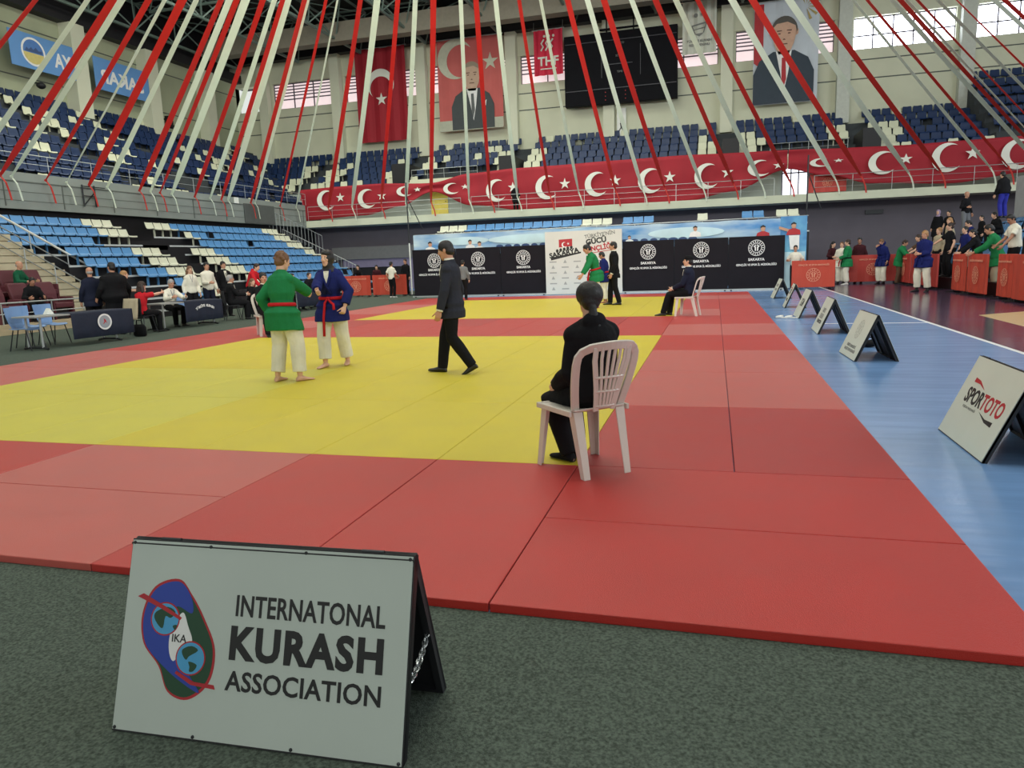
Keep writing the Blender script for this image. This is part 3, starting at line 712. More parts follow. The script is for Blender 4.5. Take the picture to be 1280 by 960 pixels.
# ---------- A-frame sign boards ----------
M_face = mat('board_face_white', (206, 212, 200), 0.42, 0.03, 3)
M_facen = mat('board_face_dull_white', (188, 198, 190), 0.42, 0.03, 3)
M_bfr = mat('board_frame_black', (18, 20, 24), 0.45, 0.1, 6)
M_bin = mat('board_back_dark', (30, 31, 36), 0.6, 0.15, 6)
M_ink = mat('ink_black', (16, 16, 18), 0.5); M_inkg = mat('ink_grey', (120, 122, 118), 0.5); M_inkr = mat('ink_red', (176, 26, 38), 0.5); M_inkw = mat('ink_white', (232, 232, 230), 0.5)
M_lblue = mat('logo_blue', (32, 62, 160), 0.5); M_lgreen = mat('logo_green', (14, 66, 38), 0.5); M_lsky = mat('logo_sky', (72, 160, 208), 0.5); M_chain = mat('chain_steel', (200, 204, 206), 0.25, metal=0.9)
def a_board(loc, rz, W, D, H, face, label, art, group=None, chain=False):
    # local frame: x along the board, front panel faces -y, ridge along x at height H
    r = root('sign_board', loc, rz, label, 'sign', group)
    parts = {}
    for sgn in (-1, 1):
        o = V((0, sgn * D / 2, 0.0)); top = V((0, sgn * 0.012, H)); uy = (top - o); L = uy.length; uy = uy.normalized(); ux = V((1, 0, 0)); n = ux.cross(uy) if sgn < 0 else -ux.cross(uy)
        n = V((0, sgn * abs(n.y), abs(n.z)))
        m = MB(); m.prism([(-W / 2, 0), (W / 2, 0), (W / 2, L), (-W / 2, L)], o - n * 0.016, ux, uy, n * 0.012)
        for a, b in (((-W / 2, 0), (-W / 2 + 0.022, L)), ((W / 2 - 0.022, 0), (W / 2, L)), ((-W / 2 + .022, 0), (W / 2 - .022, 0.022)), ((-W / 2 + .022, L - 0.022), (W / 2 - .022, L))):
            m.prism([(a[0], a[1]), (b[0], a[1]), (b[0], b[1]), (a[0], b[1])], o - n * 0.034, ux, uy, n * 0.032)
        p = m.build('front_panel' if sgn < 0 else 'rear_panel', M_bfr if sgn < 0 else M_bin, r)
        f = MB().prism([(-W / 2 + .004, 0.006), (W / 2 - .004, 0.006), (W / 2 - .004, L - .004), (-W / 2 + .004, L - .004)], o - n * 0.003, ux, uy, n * 0.005).build('face_sheet', face, p)
        if sgn < 0: art(p, o + n * 0.0022, ux, uy, n, W, L)
        else:
            for x in (-W * 0.22, W * 0.22): MB().prism([(x - 0.03, 0.02), (x + 0.03, 0.02), (x + 0.03, L - .02), (x - 0.03, L - .02)], o - n * 0.034, ux, uy, n * 0.018).build('batten', M_bfr, p)
    for x in (-W * 0.36, W * 0.36): MB().tube([(x - 0.035, 0, H - 0.001), (x + 0.035, 0, H - 0.001)], 0.006, 8).build('hinge', M_steel, r)
    if chain:
        c = MB(); a = V((W / 2 - 0.012, -D / 2 * 0.62, H * 0.36)); b = V((W / 2 - 0.012, D / 2 * 0.52, H * 0.50))
        N = 17
        for k in range(N):
            t = (k + 0.5) / N; q = a.lerp(b, t) - V((0, 0, 0.035 * 4 * t * (1 - t))); d = (b - a) / N
            dd = (d + V((0, 0, -0.035 * 4 * (1 - 2 * t) / N))).normalized(); s1 = V((1, 0, 0)) if k % 2 else dd.cross(V((1, 0, 0)))
            pts = [q + dd * (0.0155 * math.cos(2 * PI * j / 10)) + s1 * (0.0085 * math.sin(2 * PI * j / 10)) for j in range(10)]
            c.tube(pts, 0.0026, 5, closed=True)
        c.build('chain', M_chain, r)
    return r
def pl(p, name, mb, m): return mb.build(name, m, p)
def art_kurash(p, o, ux, uy, n, W, L):
    T = n * 0.0012
    kw = dict(ux=ux, uy=uy, n=n, th=0.0012)
    t = MB()
    def line(txt, x0, x1, y0, y1, bold, sp=1.0):
        m = text_mb(txt, 1.0, bold=bold, sp=sp, align='LEFT', o=(0, 0, 0), ux=(1, 0, 0), uy=(0, 1, 0), n=(0, 0, 1), th=1)
        xs = [v[0] for v in m.v]; ys = [v[1] for v in m.v]; a, b, c, d = min(xs), max(xs), min(ys), max(ys)
        t.add([o + ux * (x0 + (v[0] - a) / (b - a) * (x1 - x0)) + uy * (y0 + (v[1] - c) / (d - c) * (y1 - y0)) + n * (0.0012 * v[2]) for v in m.v], m.f)
    line('INTERNATONAL', -0.085, 0.405, L * 0.635, L * 0.745, 0.018, 1.03)
    line('KURASH', -0.095, 0.405, L * 0.415, L * 0.59, 0.04, 1.13)
    line('ASSOCIATION', -0.10, 0.405, L * 0.265, L * 0.365, 0.018, 1.03)
    pl(p, 'lettering', t, M_ink)
    # emblem: blue lobe above, green lobe below, red outline, two globes, red swooshes
    cx, cy = -0.285, L * 0.50
    def P(pts): return [(cx + a * 0.49, cy + b * 0.385) for a, b in pts]
    def smooth(pts, n=6):
        R = []; N = len(pts)
        for i in range(N):
            p0, p1, p2, p3 = [V((*pts[(i + k) % N], 0)) for k in (-1, 0, 1, 2)]
            for k in range(n):
                u = k / n; q = 0.5 * ((2 * p1) + (p2 - p0) * u + (2 * p0 - 5 * p1 + 4 * p2 - p3) * u * u + (3 * p1 - p0 - 3 * p2 + p3) * u ** 3)
                R.append((q.x, q.y))
        return R
    outl = smooth([(-0.25, 0.16), (-0.18, 0.37), (-0.02, 0.44), (0.08, 0.33), (0.18, 0.16), (0.27, -0.06), (0.25, -0.3), (0.12, -0.44), (-0.02, -0.40), (-0.10, -0.22), (-0.22, -0.06)])
    big = [(a * 1.06, b * 1.045) for a, b in outl]
    e0 = MB().prism(P(big), o, ux, uy, n * 0.0006); pl(p, 'emblem_outline', e0, M_inkr)
    pl(p, 'emblem_green', MB().prism(P(outl), o, ux, uy, n * 0.0010), M_lgreen)
    blue = smooth([(-0.25, 0.16), (-0.18, 0.37), (-0.02, 0.44), (0.08, 0.33), (0.10, 0.20), (-0.02, 0.24), (-0.02, 0.02), (0.02, -0.12), (0.14, -0.30), (0.20, -0.40), (0.05, -0.32), (-0.10, -0.20), (-0.22, -0.06)])
    pl(p, 'emblem_blue', MB().prism(P(blue), o, ux, uy, n * 0.0014), M_lblue)
    wh = smooth([(0.03, 0.20), (0.08, 0.10), (0.12, -0.02), (0.06, -0.08), (0.0, -0.18), (-0.04, -0.10), (-0.04, 0.04)])
    pl(p, 'emblem_white', MB().prism(P(wh), o, ux, uy, n * 0.0017), M_inkw)
    g = MB(); r = MB()
    for gx, gy in ((-0.09, 0.14), (0.12, -0.145)):
        r.prism(P(ngon(gx, gy, 0.107, 0.132)), o, ux, uy, n * 0.0018); g.prism(P(ngon(gx, gy, 0.098, 0.121)), o, ux, uy, n * 0.0021)
    for bl in ([(-0.16, 0.19), (-0.08, 0.235), (-0.02, 0.2), (-0.05, 0.15), (-0.09, 0.16), (-0.10, 0.07), (-0.13, 0.08), (-0.17, 0.14)], [(-0.03, 0.09), (0.0, 0.1), (-0.01, 0.06)],
               [(0.06, -0.08), (0.12, -0.05), (0.17, -0.08), (0.11, -0.13), (0.09, -0.16), (0.06, -0.12)], [(0.11, -0.17), (0.17, -0.19), (0.15, -0.24), (0.12, -0.245), (0.12, -0.21)]):
        pl(p, 'globe_land', MB().prism(P(smooth(bl, 3)), o, ux, uy, n * 0.0024), M_lgreen)
    pl(p, 'globe_outline', r, M_inkr); pl(p, 'globe', g, M_lsky)
    sw = MB().prism(P([(-0.31, 0.30), (-0.27, 0.325), (-0.10, 0.24), (0.03, 0.16), (0.02, 0.14), (-0.12, 0.215)]), o, ux, uy, n * 0.0026); pl(p, 'emblem_swoosh', sw, M_inkr)
    sw = MB().prism(P([(0.30, -0.33), (0.31, -0.36), (0.14, -0.345), (0.02, -0.27), (0.03, -0.25), (0.16, -0.32)]), o, ux, uy, n * 0.0026)
    pl(p, 'emblem_swoosh', sw, M_inkr)
    pl(p, 'emblem_letters', text_mb('IKA', 0.034, o=o + ux * (cx + 0.012) + uy * (cy - 0.012), ux=ux, uy=uy, n=n, th=0.0030), M_ink)
    s = MB()
    for x in (-W / 2 + 0.012, -W * 0.2, W * 0.14, W / 2 - 0.012):
        for y in (0.012, L - 0.012): MB().ell(o + ux * x + uy * y, (0.0055, 0.0055, 0.0055), 8, 6).build('screw', M_steel, p)
def art_spor(p, o, ux, uy, n, W, L):
    t = text_mb('SPOR', 0.155, sx=0.86, bold=0.004, align='RIGHT', o=o + ux * (0.0) + uy * (L * 0.46), ux=ux, uy=uy, n=n, th=0.0015); pl(p, 'lettering', t, M_ink)
    t = text_mb('TOTO', 0.155, sx=0.86, bold=0.004, align='LEFT', o=o + ux * (0.0) + uy * (L * 0.46), ux=ux, uy=uy, n=n, th=0.0015); pl(p, 'lettering_red', t, M_inkr)
    pl(p, 'swoosh_red', MB().prism([(-0.30, L * .70), (-0.30, L * .755), (-0.20, L * .74), (-0.06, L * .66), (-0.18, L * .70)], o, ux, uy, n * 0.0015), M_inkr)
    pl(p, 'swoosh_black', MB().prism([(0.32, L * .40), (0.32, L * .345), (0.2, L * .355), (0.04, L * .43), (0.18, L * .39)], o, ux, uy, n * 0.0015), M_ink)
    pl(p, 'small_lettering', text_mb('TEŞKİLAT BAŞKANLIĞI', 0.024, o=o + ux * -0.15 + uy * (L * .39), ux=ux, uy=uy, n=n, th=0.0012), M_inkg)
def art_text(lines, emb=None, mark=None):
    def f(p, o, ux, uy, n, W, L):
        for k, (tx, sz, y, m) in enumerate(lines): pl(p, 'lettering', text_mb(tx, sz, sx=0.85, bold=0.002, o=o + uy * (L * y), ux=ux, uy=uy, n=n, th=0.0015), m)
        if emb:
            e = MB(); emblem(e, 0, L * emb[0], emb[1], o, ux, uy, n * 0.0015, 12); pl(p, 'emblem', e, emb[2])
        if mark:
            e = MB()
            for poly in mark: e.prism([(a, b * L) for a, b in poly], o, ux, uy, n * 0.0014)
            pl(p, 'mark', e, M_inkr)
    return f
a_board((-2.455, -0.75, 0.005), math.radians(2.6), 0.965, 0.40, 0.555, M_facen, 'white A-frame board lettered KURASH in front of the mats, chain at its side', art_kurash, None, True)
BG = 'A-frame sponsor boards on the blue floor'
for args in (
    (3.035, 0.95, 'white A-frame board with black and red lettering, closest on the blue floor', art_spor, 0),
    (7.63, 0.93, 'white A-frame board with pale grey emblem and grey text band, second in the row', art_text([('TÜRKİYE CUMHURİYETİ', 0.05, 0.22, M_inkg), ('GENÇLİK VE SPOR BAKANLIĞI', 0.05, 0.13, M_inkg)], (0.62, 0.13, mat('ink_pale', (176, 178, 170), 0.5))), 2),
    (10.82, 0.92, 'white A-frame board with three lines of dark text, third in the row', art_text([('TÜRKİYE', 0.10, 0.58, M_inkg), ('KURASH', 0.12, 0.40, M_inkg), ('FEDERASYONU', 0.085, 0.26, M_ink)]), -1),
    (13.85, 0.86, 'white A-frame board with bold black mark across its middle, fourth in the row', art_text([('SGM', 0.24, 0.40, M_ink)]), 1),
    (16.75, 0.80, 'white A-frame board with black and red marks, fifth in the row', art_text([('TOKİ', 0.17, 0.58, M_ink), ('SAKARYA', 0.10, 0.28, M_ink)], None, [[(-0.2, 0.80), (0.2, 0.80), (0.2, 0.84), (-0.2, 0.84)]]), -2),
    (20.62, 0.80, 'white A-frame board farthest along the row, beside the dark backdrop', art_text([('SAKARYA', 0.12, 0.6, M_inkg), ('BÜYÜKŞEHİR', 0.09, 0.4, M_inkg)]), 2)):
    a_board((0.80, args[0], 0.004), -PI / 2 + math.radians(args[4]), args[1], 0.52, 0.575, M_face, args[2], args[3], BG)
tag(MB().ell((0, 0, 0.05), (0.13, 0.10, 0.05)).ell((0.05, 0.03, 0.075), (0.06, 0.05, 0.03)).tube([(-0.09, 0, 0.08), (-0.05, 0.02, 0.14), (0.03, 0.02, 0.14), (0.07, 0, 0.09)], 0.009, 6).build('hand_bag', K_black, None, smooth=True), 'small black bag lying on the blue floor behind the second A-frame board', 'bag').location = (1.0, 8.65, 0)
def slipper(x, y, rz, lab):
    r = root('slipper', (x, y, 0), rz, lab, 'shoe', 'white slippers at the mat edge')
    m = MB(); m.loft([RE(V((0, t, 0.014)), V((1, 0, 0)), V((0, 0, 1)), w, 0.013, 12) for t, w in ((-0.13, 0.015), (-0.12, 0.032), (-0.06, 0.037), (0.03, 0.043), (0.09, 0.042), (0.125, 0.025), (0.132, 0.01))]); m.build('sole', M_shoew, r, True)
    m = MB(); m.loft([RE(V((0, t, 0.03)), V((1, 0, 0)), V((0, 0, 1)), w, h, 12) for t, w, h in ((-0.02, 0.044, 0.04), (0.03, 0.046, 0.036), (0.08, 0.044, 0.026), (0.12, 0.028, 0.014))]); m.build('strap', M_shoew, r, True)
slipper(0.24, 13.55, 1.1, 'white slipper on the blue floor, nearer the mat edge'); slipper(0.42, 13.5, 1.35, 'white slipper on the blue floor, nearer the sign boards')

# ---------- plastic chairs ----------
M_plast = mat('plastic_chair_offwhite', (214, 206, 196), 0.38, 0.03, 3)
def plastic_chair(label, loc, rz):
    # faces +y; seat front at +y, backrest at -y
    r = root('plastic_chair', loc, rz, label, 'chair', 'white plastic chairs around the contest areas')
    S = MB(); g = 9; top = []; 
    for j in range(g):
        for i in range(g):
            u, v = i / (g - 1) * 2 - 1, j / (g - 1) * 2 - 1
            wx = 0.205 + 0.02 * v; top.append(V((u * wx, v * 0.205 + 0.01, 0.425 - 0.016 * (1 - u * u) * (1 - v * v) + (0.012 if v < -0.9 else 0) - 0.02 * max(0, v - 0.7))))
    nb = len(top); S.add(top + [p - V((0, 0, 0.014)) for p in top], [(j * g + i, j * g + i + 1, (j + 1) * g + i + 1, (j + 1) * g + i) for j in range(g - 1) for i in range(g - 1)] + [(nb + j * g + i, nb + (j + 1) * g + i, nb + (j + 1) * g + i + 1, nb + j * g + i + 1) for j in range(g - 1) for i in range(g - 1)] + [(k, nb + k, nb + k + 1, k + 1) for k in range(g - 1)] + [(nb - g + k, nb - g + k + 1, 2 * nb - g + k + 1, 2 * nb - g + k) for k in range(g - 1)] + [(k * g, (k + 1) * g, nb + (k + 1) * g, nb + k * g) for k in range(g - 1)] + [(k * g + g - 1, nb + k * g + g - 1, nb + (k + 1) * g + g - 1, (k + 1) * g + g - 1) for k in range(g - 1)])
    for sgn in (1, -1): S.bar((sgn * 0.215, -0.19, 0.412), (sgn * 0.228, 0.21, 0.412), 0.02, 0.035)
    S.bar((-0.225, 0.215, 0.408), (0.225, 0.215, 0.408), 0.02, 0.035)
    S.build('seat', M_plast, r, bevel=0.004)
    # backrest: curved frame with a fan of slats and a lower rail
    def BP(a, t):      # a across (-1..1), t height 0..1
        w = 0.172 + 0.045 * math.sin(min(1.0, t / 0.85) * PI / 2) - 0.03 * max(0, t - 0.85) / 0.15
        return V((a * w, -0.165 - 0.13 * t - 0.085 * (1 - a * a), 0.43 + 0.395 * t + (0.025 * (1 - a * a) * t * t)))
    F = MB()
    path = [BP(-1, t / 8) for t in range(8)] + [BP(-0.97 + 0.1940 * k, 0.955 + 0.045 * min(1, 3.2 * math.sin(PI * k / 10))) for k in range(11)] + [BP(1, t / 8) for t in range(7, -1, -1)]
    rings = []
    for i, p in enumerate(path):
        d = (path[min(i + 1, len(path) - 1)] - path[max(i - 1, 0)]).normalized(); nrm = V((0, 0.95, 0.3)); x = d.cross(nrm).normalized(); y = x.cross(d)
        rings.append([p + x * a + y * b for a, b in ((-0.032, -0.009), (0.022, -0.009), (0.022, 0.009), (-0.032, 0.009))])
    F.loft(rings)
    F.build('back_frame', M_plast, r, bevel=0.004)
    # centre fan: two side ribs curving in, thin slats between
    R = MB()
    def slat(a0, a1, w, t0=0.0, t1=0.98):
        pts = [BP(a0 + (a1 - a0) * t ** 1.5, t0 + (t1 - t0) * t) for t in (0, 0.2, 0.4, 0.6, 0.8, 1)]; rg = []
        for i, p in enumerate(pts):
            d = (pts[min(i + 1, 5)] - pts[max(i - 1, 0)]).normalized(); x = d.cross(V((0, 1, 0.3))).normalized(); y = x.cross(d)
            rg.append([p + x * a * w + y * b * 0.006 for a, b in ((-1, -1), (1, -1), (1, 1), (-1, 1))])
        return MB().loft(rg)
    for q in (-1, 1): slat(0.36 * q, 0.62 * q, 0.017, -0.02).build('back_rib', M_plast, r, bevel=0.003)
    for k in range(5): slat(0.24 * (k - 2) / 2, 0.42 * (k - 2) / 2, 0.008, 0.06).build('back_slat', M_plast, r)
    for t in (0.06, 0.30, 0.52): MB().tube([BP(a / 5 * (0.38 + 0.18 * t), t) for a in range(-5, 6)], 0.009, 6).build('back_rail', M_plast, r)
    for sx, sy in ((-1, 1), (1, 1), (-1, -1), (1, -1)):
        tp = V((sx * (0.205 if sy > 0 else 0.19), 0.195 if sy > 0 else -0.185, 0.418)); bt = V((sx * (0.235 if sy > 0 else 0.175), 0.225 if sy > 0 else -0.275, 0.0)); L = MB(); rg = []
        for t in (0, 0.15, 0.5, 1.0):
            c = tp.lerp(bt, t); w = 0.066 - 0.02 * t
            rg.append([c + V((sx * a, sy * b, 0)) for a, b in ((0, 0), (-w, 0), (-w, -0.008), (-0.008, -0.008), (-0.008, -w), (0, -w))])
        L.loft(rg); L.build('leg', M_plast, r, bevel=0.002)
    return r
plastic_chair('white plastic chair close to the camera, woman in black seated on it', (-1.95, 1.98, 0.04), math.atan2(0.67, 0.74))
plastic_chair('white plastic chair by the far yellow area, man in dark cap seated on it', (-1.72, 14.1, 0.04), PI / 2 - 0.25)
plastic_chair('white plastic chair at the left border, mostly hidden behind the green-jacketed fighter', (-10.1, 10.5, 0.04), math.atan2(-0.75, -0.66))

# ---------- officials' tables with navy cloths ----------
M_tab = mat('table_laminate', (150, 152, 150), 0.4, 0.05, 4); M_navyc = mat('tablecloth_navy', (24, 32, 52), 0.8, 0.1, 5, 0.2, 25)
def table(loc, rz, Lx, cloth_x, label, clabel, art):
    # front faces -y, long side along x
    r = root('folding_table', loc, rz, label, 'table', 'folding tables of the officials'); H = 0.66
    MB().b2((-Lx / 2, -0.33, H - 0.03), (Lx / 2, 0.33, H)).build('tabletop', M_tab, r, bevel=0.005)
    for x in (-Lx / 2 + 0.18, Lx / 2 - 0.18):
        for y in (-0.2, 0.2): MB().tube([(x, y, H - 0.03), (x, y, 0.04)], 0.022, 10).build('leg', M_rail, r)
        m = MB(); m.tube([(x, -0.33, 0.02), (x, -0.2, 0.045), (x, 0.2, 0.045), (x, 0.33, 0.02)], 0.022, 8); m.build('foot_bar', M_steel, r)
    x0, x1 = cloth_x; c = MB(); N = 24
    prof = [(0.34, H + 0.003), (-0.34, H + 0.003), (-0.347, H - 0.02), (-0.35, 0.32), (-0.353, 0.15)]
    outer = []; 
    for k in range(N + 1):
        x = x0 + (x1 - x0) * k / N; outer.append([V((x, y - (0.012 * math.sin(k * 1.3) * max(0, (H - z)) / H if y < -0.33 else 0), z)) for y, z in prof])
    P = len(prof); vs = [p for row in outer for p in row]; vs += [p + V((0, 0.004, -0.004)) for p in vs]; n = (N + 1) * P; fs = []
    for k in range(N):
        for j in range(P - 1):
            a, b, cc, d = k * P + j, k * P + j + 1, (k + 1) * P + j + 1, (k + 1) * P + j; fs += [(a, b, cc, d), (n + d, n + cc, n + b, n + a)]
    for j in range(P - 1): fs += [(j, n + j, n + j + 1, j + 1), (N * P + j, N * P + j + 1, n + N * P + j + 1, n + N * P + j)]
    for k in range(N): fs += [(k * P, (k + 1) * P, n + (k + 1) * P, n + k * P), (k * P + P - 1, n + k * P + P - 1, n + (k + 1) * P + P - 1, (k + 1) * P + P - 1)]
    c.add(vs, fs)
    cl = c.build('tablecloth', M_navyc, None, smooth=True); cl.location = loc; cl.rotation_euler = (0, 0, rz)
    tag(cl, clabel, 'tablecloth', 'navy cloths over the folding tables')
    art(cl, (x0 + x1) / 2)
    return r
def art_round(cl, x):
    o, ux, uy, t = V((x, -0.372, 0.44)), V((1, 0, 0)), V((0, 0, 1)), V((0, -0.002, 0))
    m = MB(); ring(m, 0, 0, 0.165, 0.13, o, ux, uy, t); m.build('logo_ring', M_inkw, cl)
    MB().prism(ngon(0, 0, 0.13), o, ux, uy, t).build('logo_disc', mat('logo_grey', (152, 158, 166), 0.5), cl)
    m = MB(); m.prism([(-0.05, -0.05), (-0.01, 0.0), (-0.02, 0.07), (0.02, 0.04), (0.05, -0.04), (0.015, 0.0), (-0.01, -0.03)], o + t, ux, uy, t); m.build('logo_mark', M_inkr, cl)
def art_arc(cl, x):
    txt = 'TÜRKİYE KURASH'; n = len(txt); m = MB()
    for k, ch in enumerate(txt):
        if ch == ' ': continue
        a = (k - (n - 1) / 2) * 0.075; R = 0.62
        ux = V((math.cos(a), 0, -math.sin(a))); uy = V((math.sin(a), 0, math.cos(a)))
        text_mb(ch, 0.085, bold=0.004, o=V((x + R * math.sin(a), -0.372, 0.50 - R + R * math.cos(a))), ux=ux, uy=uy, n=(0, -1, 0), th=0.002, mb=m)
    m.build('lettering', M_inkw, cl)
TR = PI / 2 - 0.12
def tpos(cx, cy): return (cx, cy, 0.004)
t1 = table((-13.75, 9.15, 0.004), PI / 2 - 0.10, 2.0, (-0.28, 1.16), 'folding table with a navy cloth, closest to the burgundy seats', 'navy tablecloth with a round white and red emblem', art_round)
t2 = table((-14.25, 12.95, 0.004), PI / 2 - 0.04, 2.1, (-0.3, 1.08), 'folding table with a navy cloth where the red-shirted woman sits', 'navy tablecloth with an arc of white lettering', art_arc)
t3 = table((-14.35, 18.9, 0.004), PI / 2, 2.0, (-1.02, 1.02), 'folding table behind the green-jacketed fighter, farther up the carpet', 'plain navy tablecloth behind the green-jacketed fighter', lambda a, b: None)
M_shell = mat('chair_shell_blue', (116, 150, 196), 0.45, 0.06, 3)
def blue_chair(x, y, rz, lab, shell=None):
    r = root('stacking_chair', (x, y, 0.004), rz, lab, 'chair', 'stacking chairs at the officials\' tables'); sh = shell or M_shell
    S = MB(); S.loft([[V((a * w, y0, z + 0.015 * a * a)) for a in (-1, -0.5, 0, 0.5, 1)] + [V((a * w, y0, z + 0.015 * a * a - 0.012)) for a in (1, 0.5, 0, -0.5, -1)] for y0, z, w in ((0.2, 0.40, 0.19), (0.14, 0.42, 0.205), (-0.1, 0.41, 0.205), (-0.18, 0.425, 0.20))]); S.build('seat', sh, r)
    B = MB(); B.loft([[V((a * w, y0 + 0.03 * a * a, z)) for a in (-1, -0.5, 0, 0.5, 1)] + [V((a * w, y0 + 0.03 * a * a - 0.012, z)) for a in (1, 0.5, 0, -0.5, -1)] for y0, z, w in ((-0.18, 0.43, 0.14), (-0.215, 0.52, 0.17), (-0.235, 0.68, 0.205), (-0.25, 0.82, 0.215), (-0.252, 0.835, 0.205))]); B.build('backrest', sh, r)
    for sx in (-1, 1):
        for sy in (-1, 1): MB().tube([(sx * 0.17, sy * 0.13, 0.40), (sx * 0.2, sy * 0.22, 0.0)], 0.011, 7).build('leg', M_steel, r)
    return r
blue_chair(-14.05, 8.35, PI / 2 + PI + 0.2, 'light blue stacking chair at the end of the emblem table'); blue_chair(-14.5, 8.85, -PI / 2 + 0.1, 'light blue stacking chair behind the end of the emblem table'); blue_chair(-14.55, 9.4, -PI / 2, 'light blue stacking chair behind the middle of the emblem table')
blue_chair(-15.0, 13.95, -PI / 2 - 0.2, 'empty light blue chair behind the lettered table')
blue_chair(-14.05, 11.35, 0.0, 'dark stacking chair under the red-shirted woman', mat('chair_shell_dark', (40, 40, 46), 0.5))
r = MB().prism([(-0.07, 0), (0.07, 0), (0.0, 0.12)], (0, -0.09, 0), (1, 0, 0), (0, 0, 1), (0, 0.18, 0)).build('table_card', M_white, None); r.location = (-13.85, 8.72, 0.67); r.rotation_euler = (0, 0, 1.2); tag(r, 'small white tent card standing on the emblem table', 'card')
r = MB(); r.loft([RE(V((0, 0, z)), V((1, 0, 0)), V((0, 1, 0)), a, a * 0.45, 12) for z, a in ((0, 0.13), (0.03, 0.17), (0.2, 0.17), (0.27, 0.13))]); r.tube([(-0.08, 0, 0.26), (-0.06, 0, 0.36), (0.06, 0, 0.36), (0.08, 0, 0.26)], 0.012, 7); r = r.build('shoulder_bag', K_black, None, smooth=True); r.location = (-13.6, 10.75, 0.004); tag(r, 'black shoulder bag on the carpet beside the red-shirted woman\'s chair', 'bag')
m = MB()
rg = []
for k in range(9):
    z = 0.84 - 0.06 * k; rg.append([V((-0.2 + 0.4 * i / 8, -0.27 - 0.012 * k - 0.012 * math.sin(i * 1.9 + k * 0.4), z)) for i in range(9)] + [V((0.2 - 0.4 * i / 8, -0.285 - 0.012 * k - 0.012 * math.sin((8 - i) * 1.9 + k * 0.4), z)) for i in range(9)])
m.loft(rg); r = m.build('hung_jacket', K_khaki, None, smooth=True); r.location = (-14.05, 11.35, 0.004); tag(r, 'beige jacket hung over the back of the red-shirted woman\'s chair', 'jacket')

# ---------- VIP corner: burgundy seats, rail, wooden plinth, stairs ----------
M_burg = mat('seat_burgundy', (86, 34, 44), 0.6, 0.08, 4); M_wood = mat('plinth_wood', (190, 172, 140), 0.6, 0.1, 3, stretch=(0.3, 1, 5)); M_step = mat('stair_cream', (196, 186, 158), 0.75, 0.06, 3)
m = MB(); m.b2((-20.0, 4.0, 0.0), (-18.0, 14.0, 0.25)); m.b2((-20.0, 4.0, 0.25), (-19.0, 14.0, 0.60)); struct('floor_plinth', m, M_wood)
m = MB()
for k in range(17):
    m.b2((-21.2, 8.0, 0.2 * k + 0.025), (-20.0, 17.2 - 0.322 * k, 0.2 * (k + 1))); m.b2((-21.2, 8.0, 0.2 * k), (-20.06, 17.14 - 0.322 * k, 0.2 * k + 0.025))
struct('floor_stairs', m, M_step)
r0 = root('arena_armchair', (-18.9, 6, 0.42), -PI / 2, 'x', 'seat', 'burgundy armchairs beside the stairs')
MB().box((0, 0.02, 0.38), (0.56, 0.5, 0.14)).build('seat', M_burg, r0, bevel=0.03)
MB().loft([[V((a, y + dy, z)) for a, dy in ((-w, 0), (w, 0), (w, -0.12), (-w, -0.12))] for z, y, w in ((0.40, -0.2, 0.25), (0.7, -0.26, 0.28), (0.98, -0.36, 0.27), (1.02, -0.38, 0.24))]).build('backrest', M_burg, r0, bevel=0.03)
for sx in (-1, 1): MB().b2((sx * 0.30 - 0.03, -0.2, 0.0), (sx * 0.30 + 0.03, 0.25, 0.6)).build('armrest', M_burg, r0, bevel=0.015)
MB().b2((-0.2, -0.15, 0), (0.2, 0.15, 0.32)).build('pedestal', M_black, r0)
keep(r0)
k = 0
for row, (x, z, ys, nm) in enumerate(((-18.55, 0.25, (11.65, 12.4, 13.2), 'front'), (-19.45, 0.60, (12.2, 12.9, 13.6), 'rear'))):
    for i, y in enumerate(ys):
        lab = 'burgundy armchair in the %s row, %s from the cream stairs' % (nm, nth(len(ys) - i))
        if k == 0: r0.location = (x, y, z); r0['label'] = lab
        else: dup(r0, (x, y, z), None, lab)
        k += 1
def railing(name, pts, H, label, gap=1.2, bars=2, r=0.018, cat='railing', kind=None, group=None):
    pts = [V(p) for p in pts]; R = root(name, pts[0], 0, label, cat, group, kind); q = [p - pts[0] for p in pts]
    MB().tube([p + V((0, 0, H)) for p in q], r * 1.2, 8).build('handrail', M_rail, R)
    for b in range(bars): MB().tube([p + V((0, 0, H * (b + 1) / (bars + 1))) for p in q], r * 0.7, 6).build('rail', M_rail, R)
    n = 0
    for i in range(len(q) - 1):
        L = (q[i + 1] - q[i]).length; N = max(1, round(L / gap))
        for j in range(N + (1 if i == len(q) - 2 else 0)):
            p = q[i].lerp(q[i + 1], j / N); MB().tube([p, p + V((0, 0, H))], r * 0.9, 6).build('post', M_rail, R); n += 1
    return R
railing('guard_rail', [(-18.05, 5.5, 0.25), (-18.05, 14.0, 0.25)], 0.54, 'steel guard rail in front of the burgundy armchairs', 1.4, 1)
for off, y0, z0, y1, z1, lab, bars in ((-21.4, 12.6, 4.1, 17.7, 1.47, 'white sloping stair rail against the blue bleachers, thick top bar', ((0.0, 0.035), (-0.35, 0.02))), (-19.92, 11.8, 3.25, 15.45, 1.2, 'steel sloping stair rail between burgundy armchairs and cream stairs', ((0.0, 0.022), (-0.3, 0.018)))):
    R = root('stair_rail', (off, y0, z0), 0, lab, 'railing', 'sloping stair rails'); e = V((0, y1 - y0, z1 - z0))
    for dz, rr in bars: MB().tube([(0, 0, dz), e + V((0, 0, dz))], rr, 8).build('handrail' if dz == 0 else 'rail', M_white if rr > 0.03 else M_rail, R)
    for t in (0.02, 0.27, 0.5, 0.75, 0.98): MB().tube([e * t, e * t - V((0, 0, 0.9))], 0.018, 6).build('post', M_rail, R)

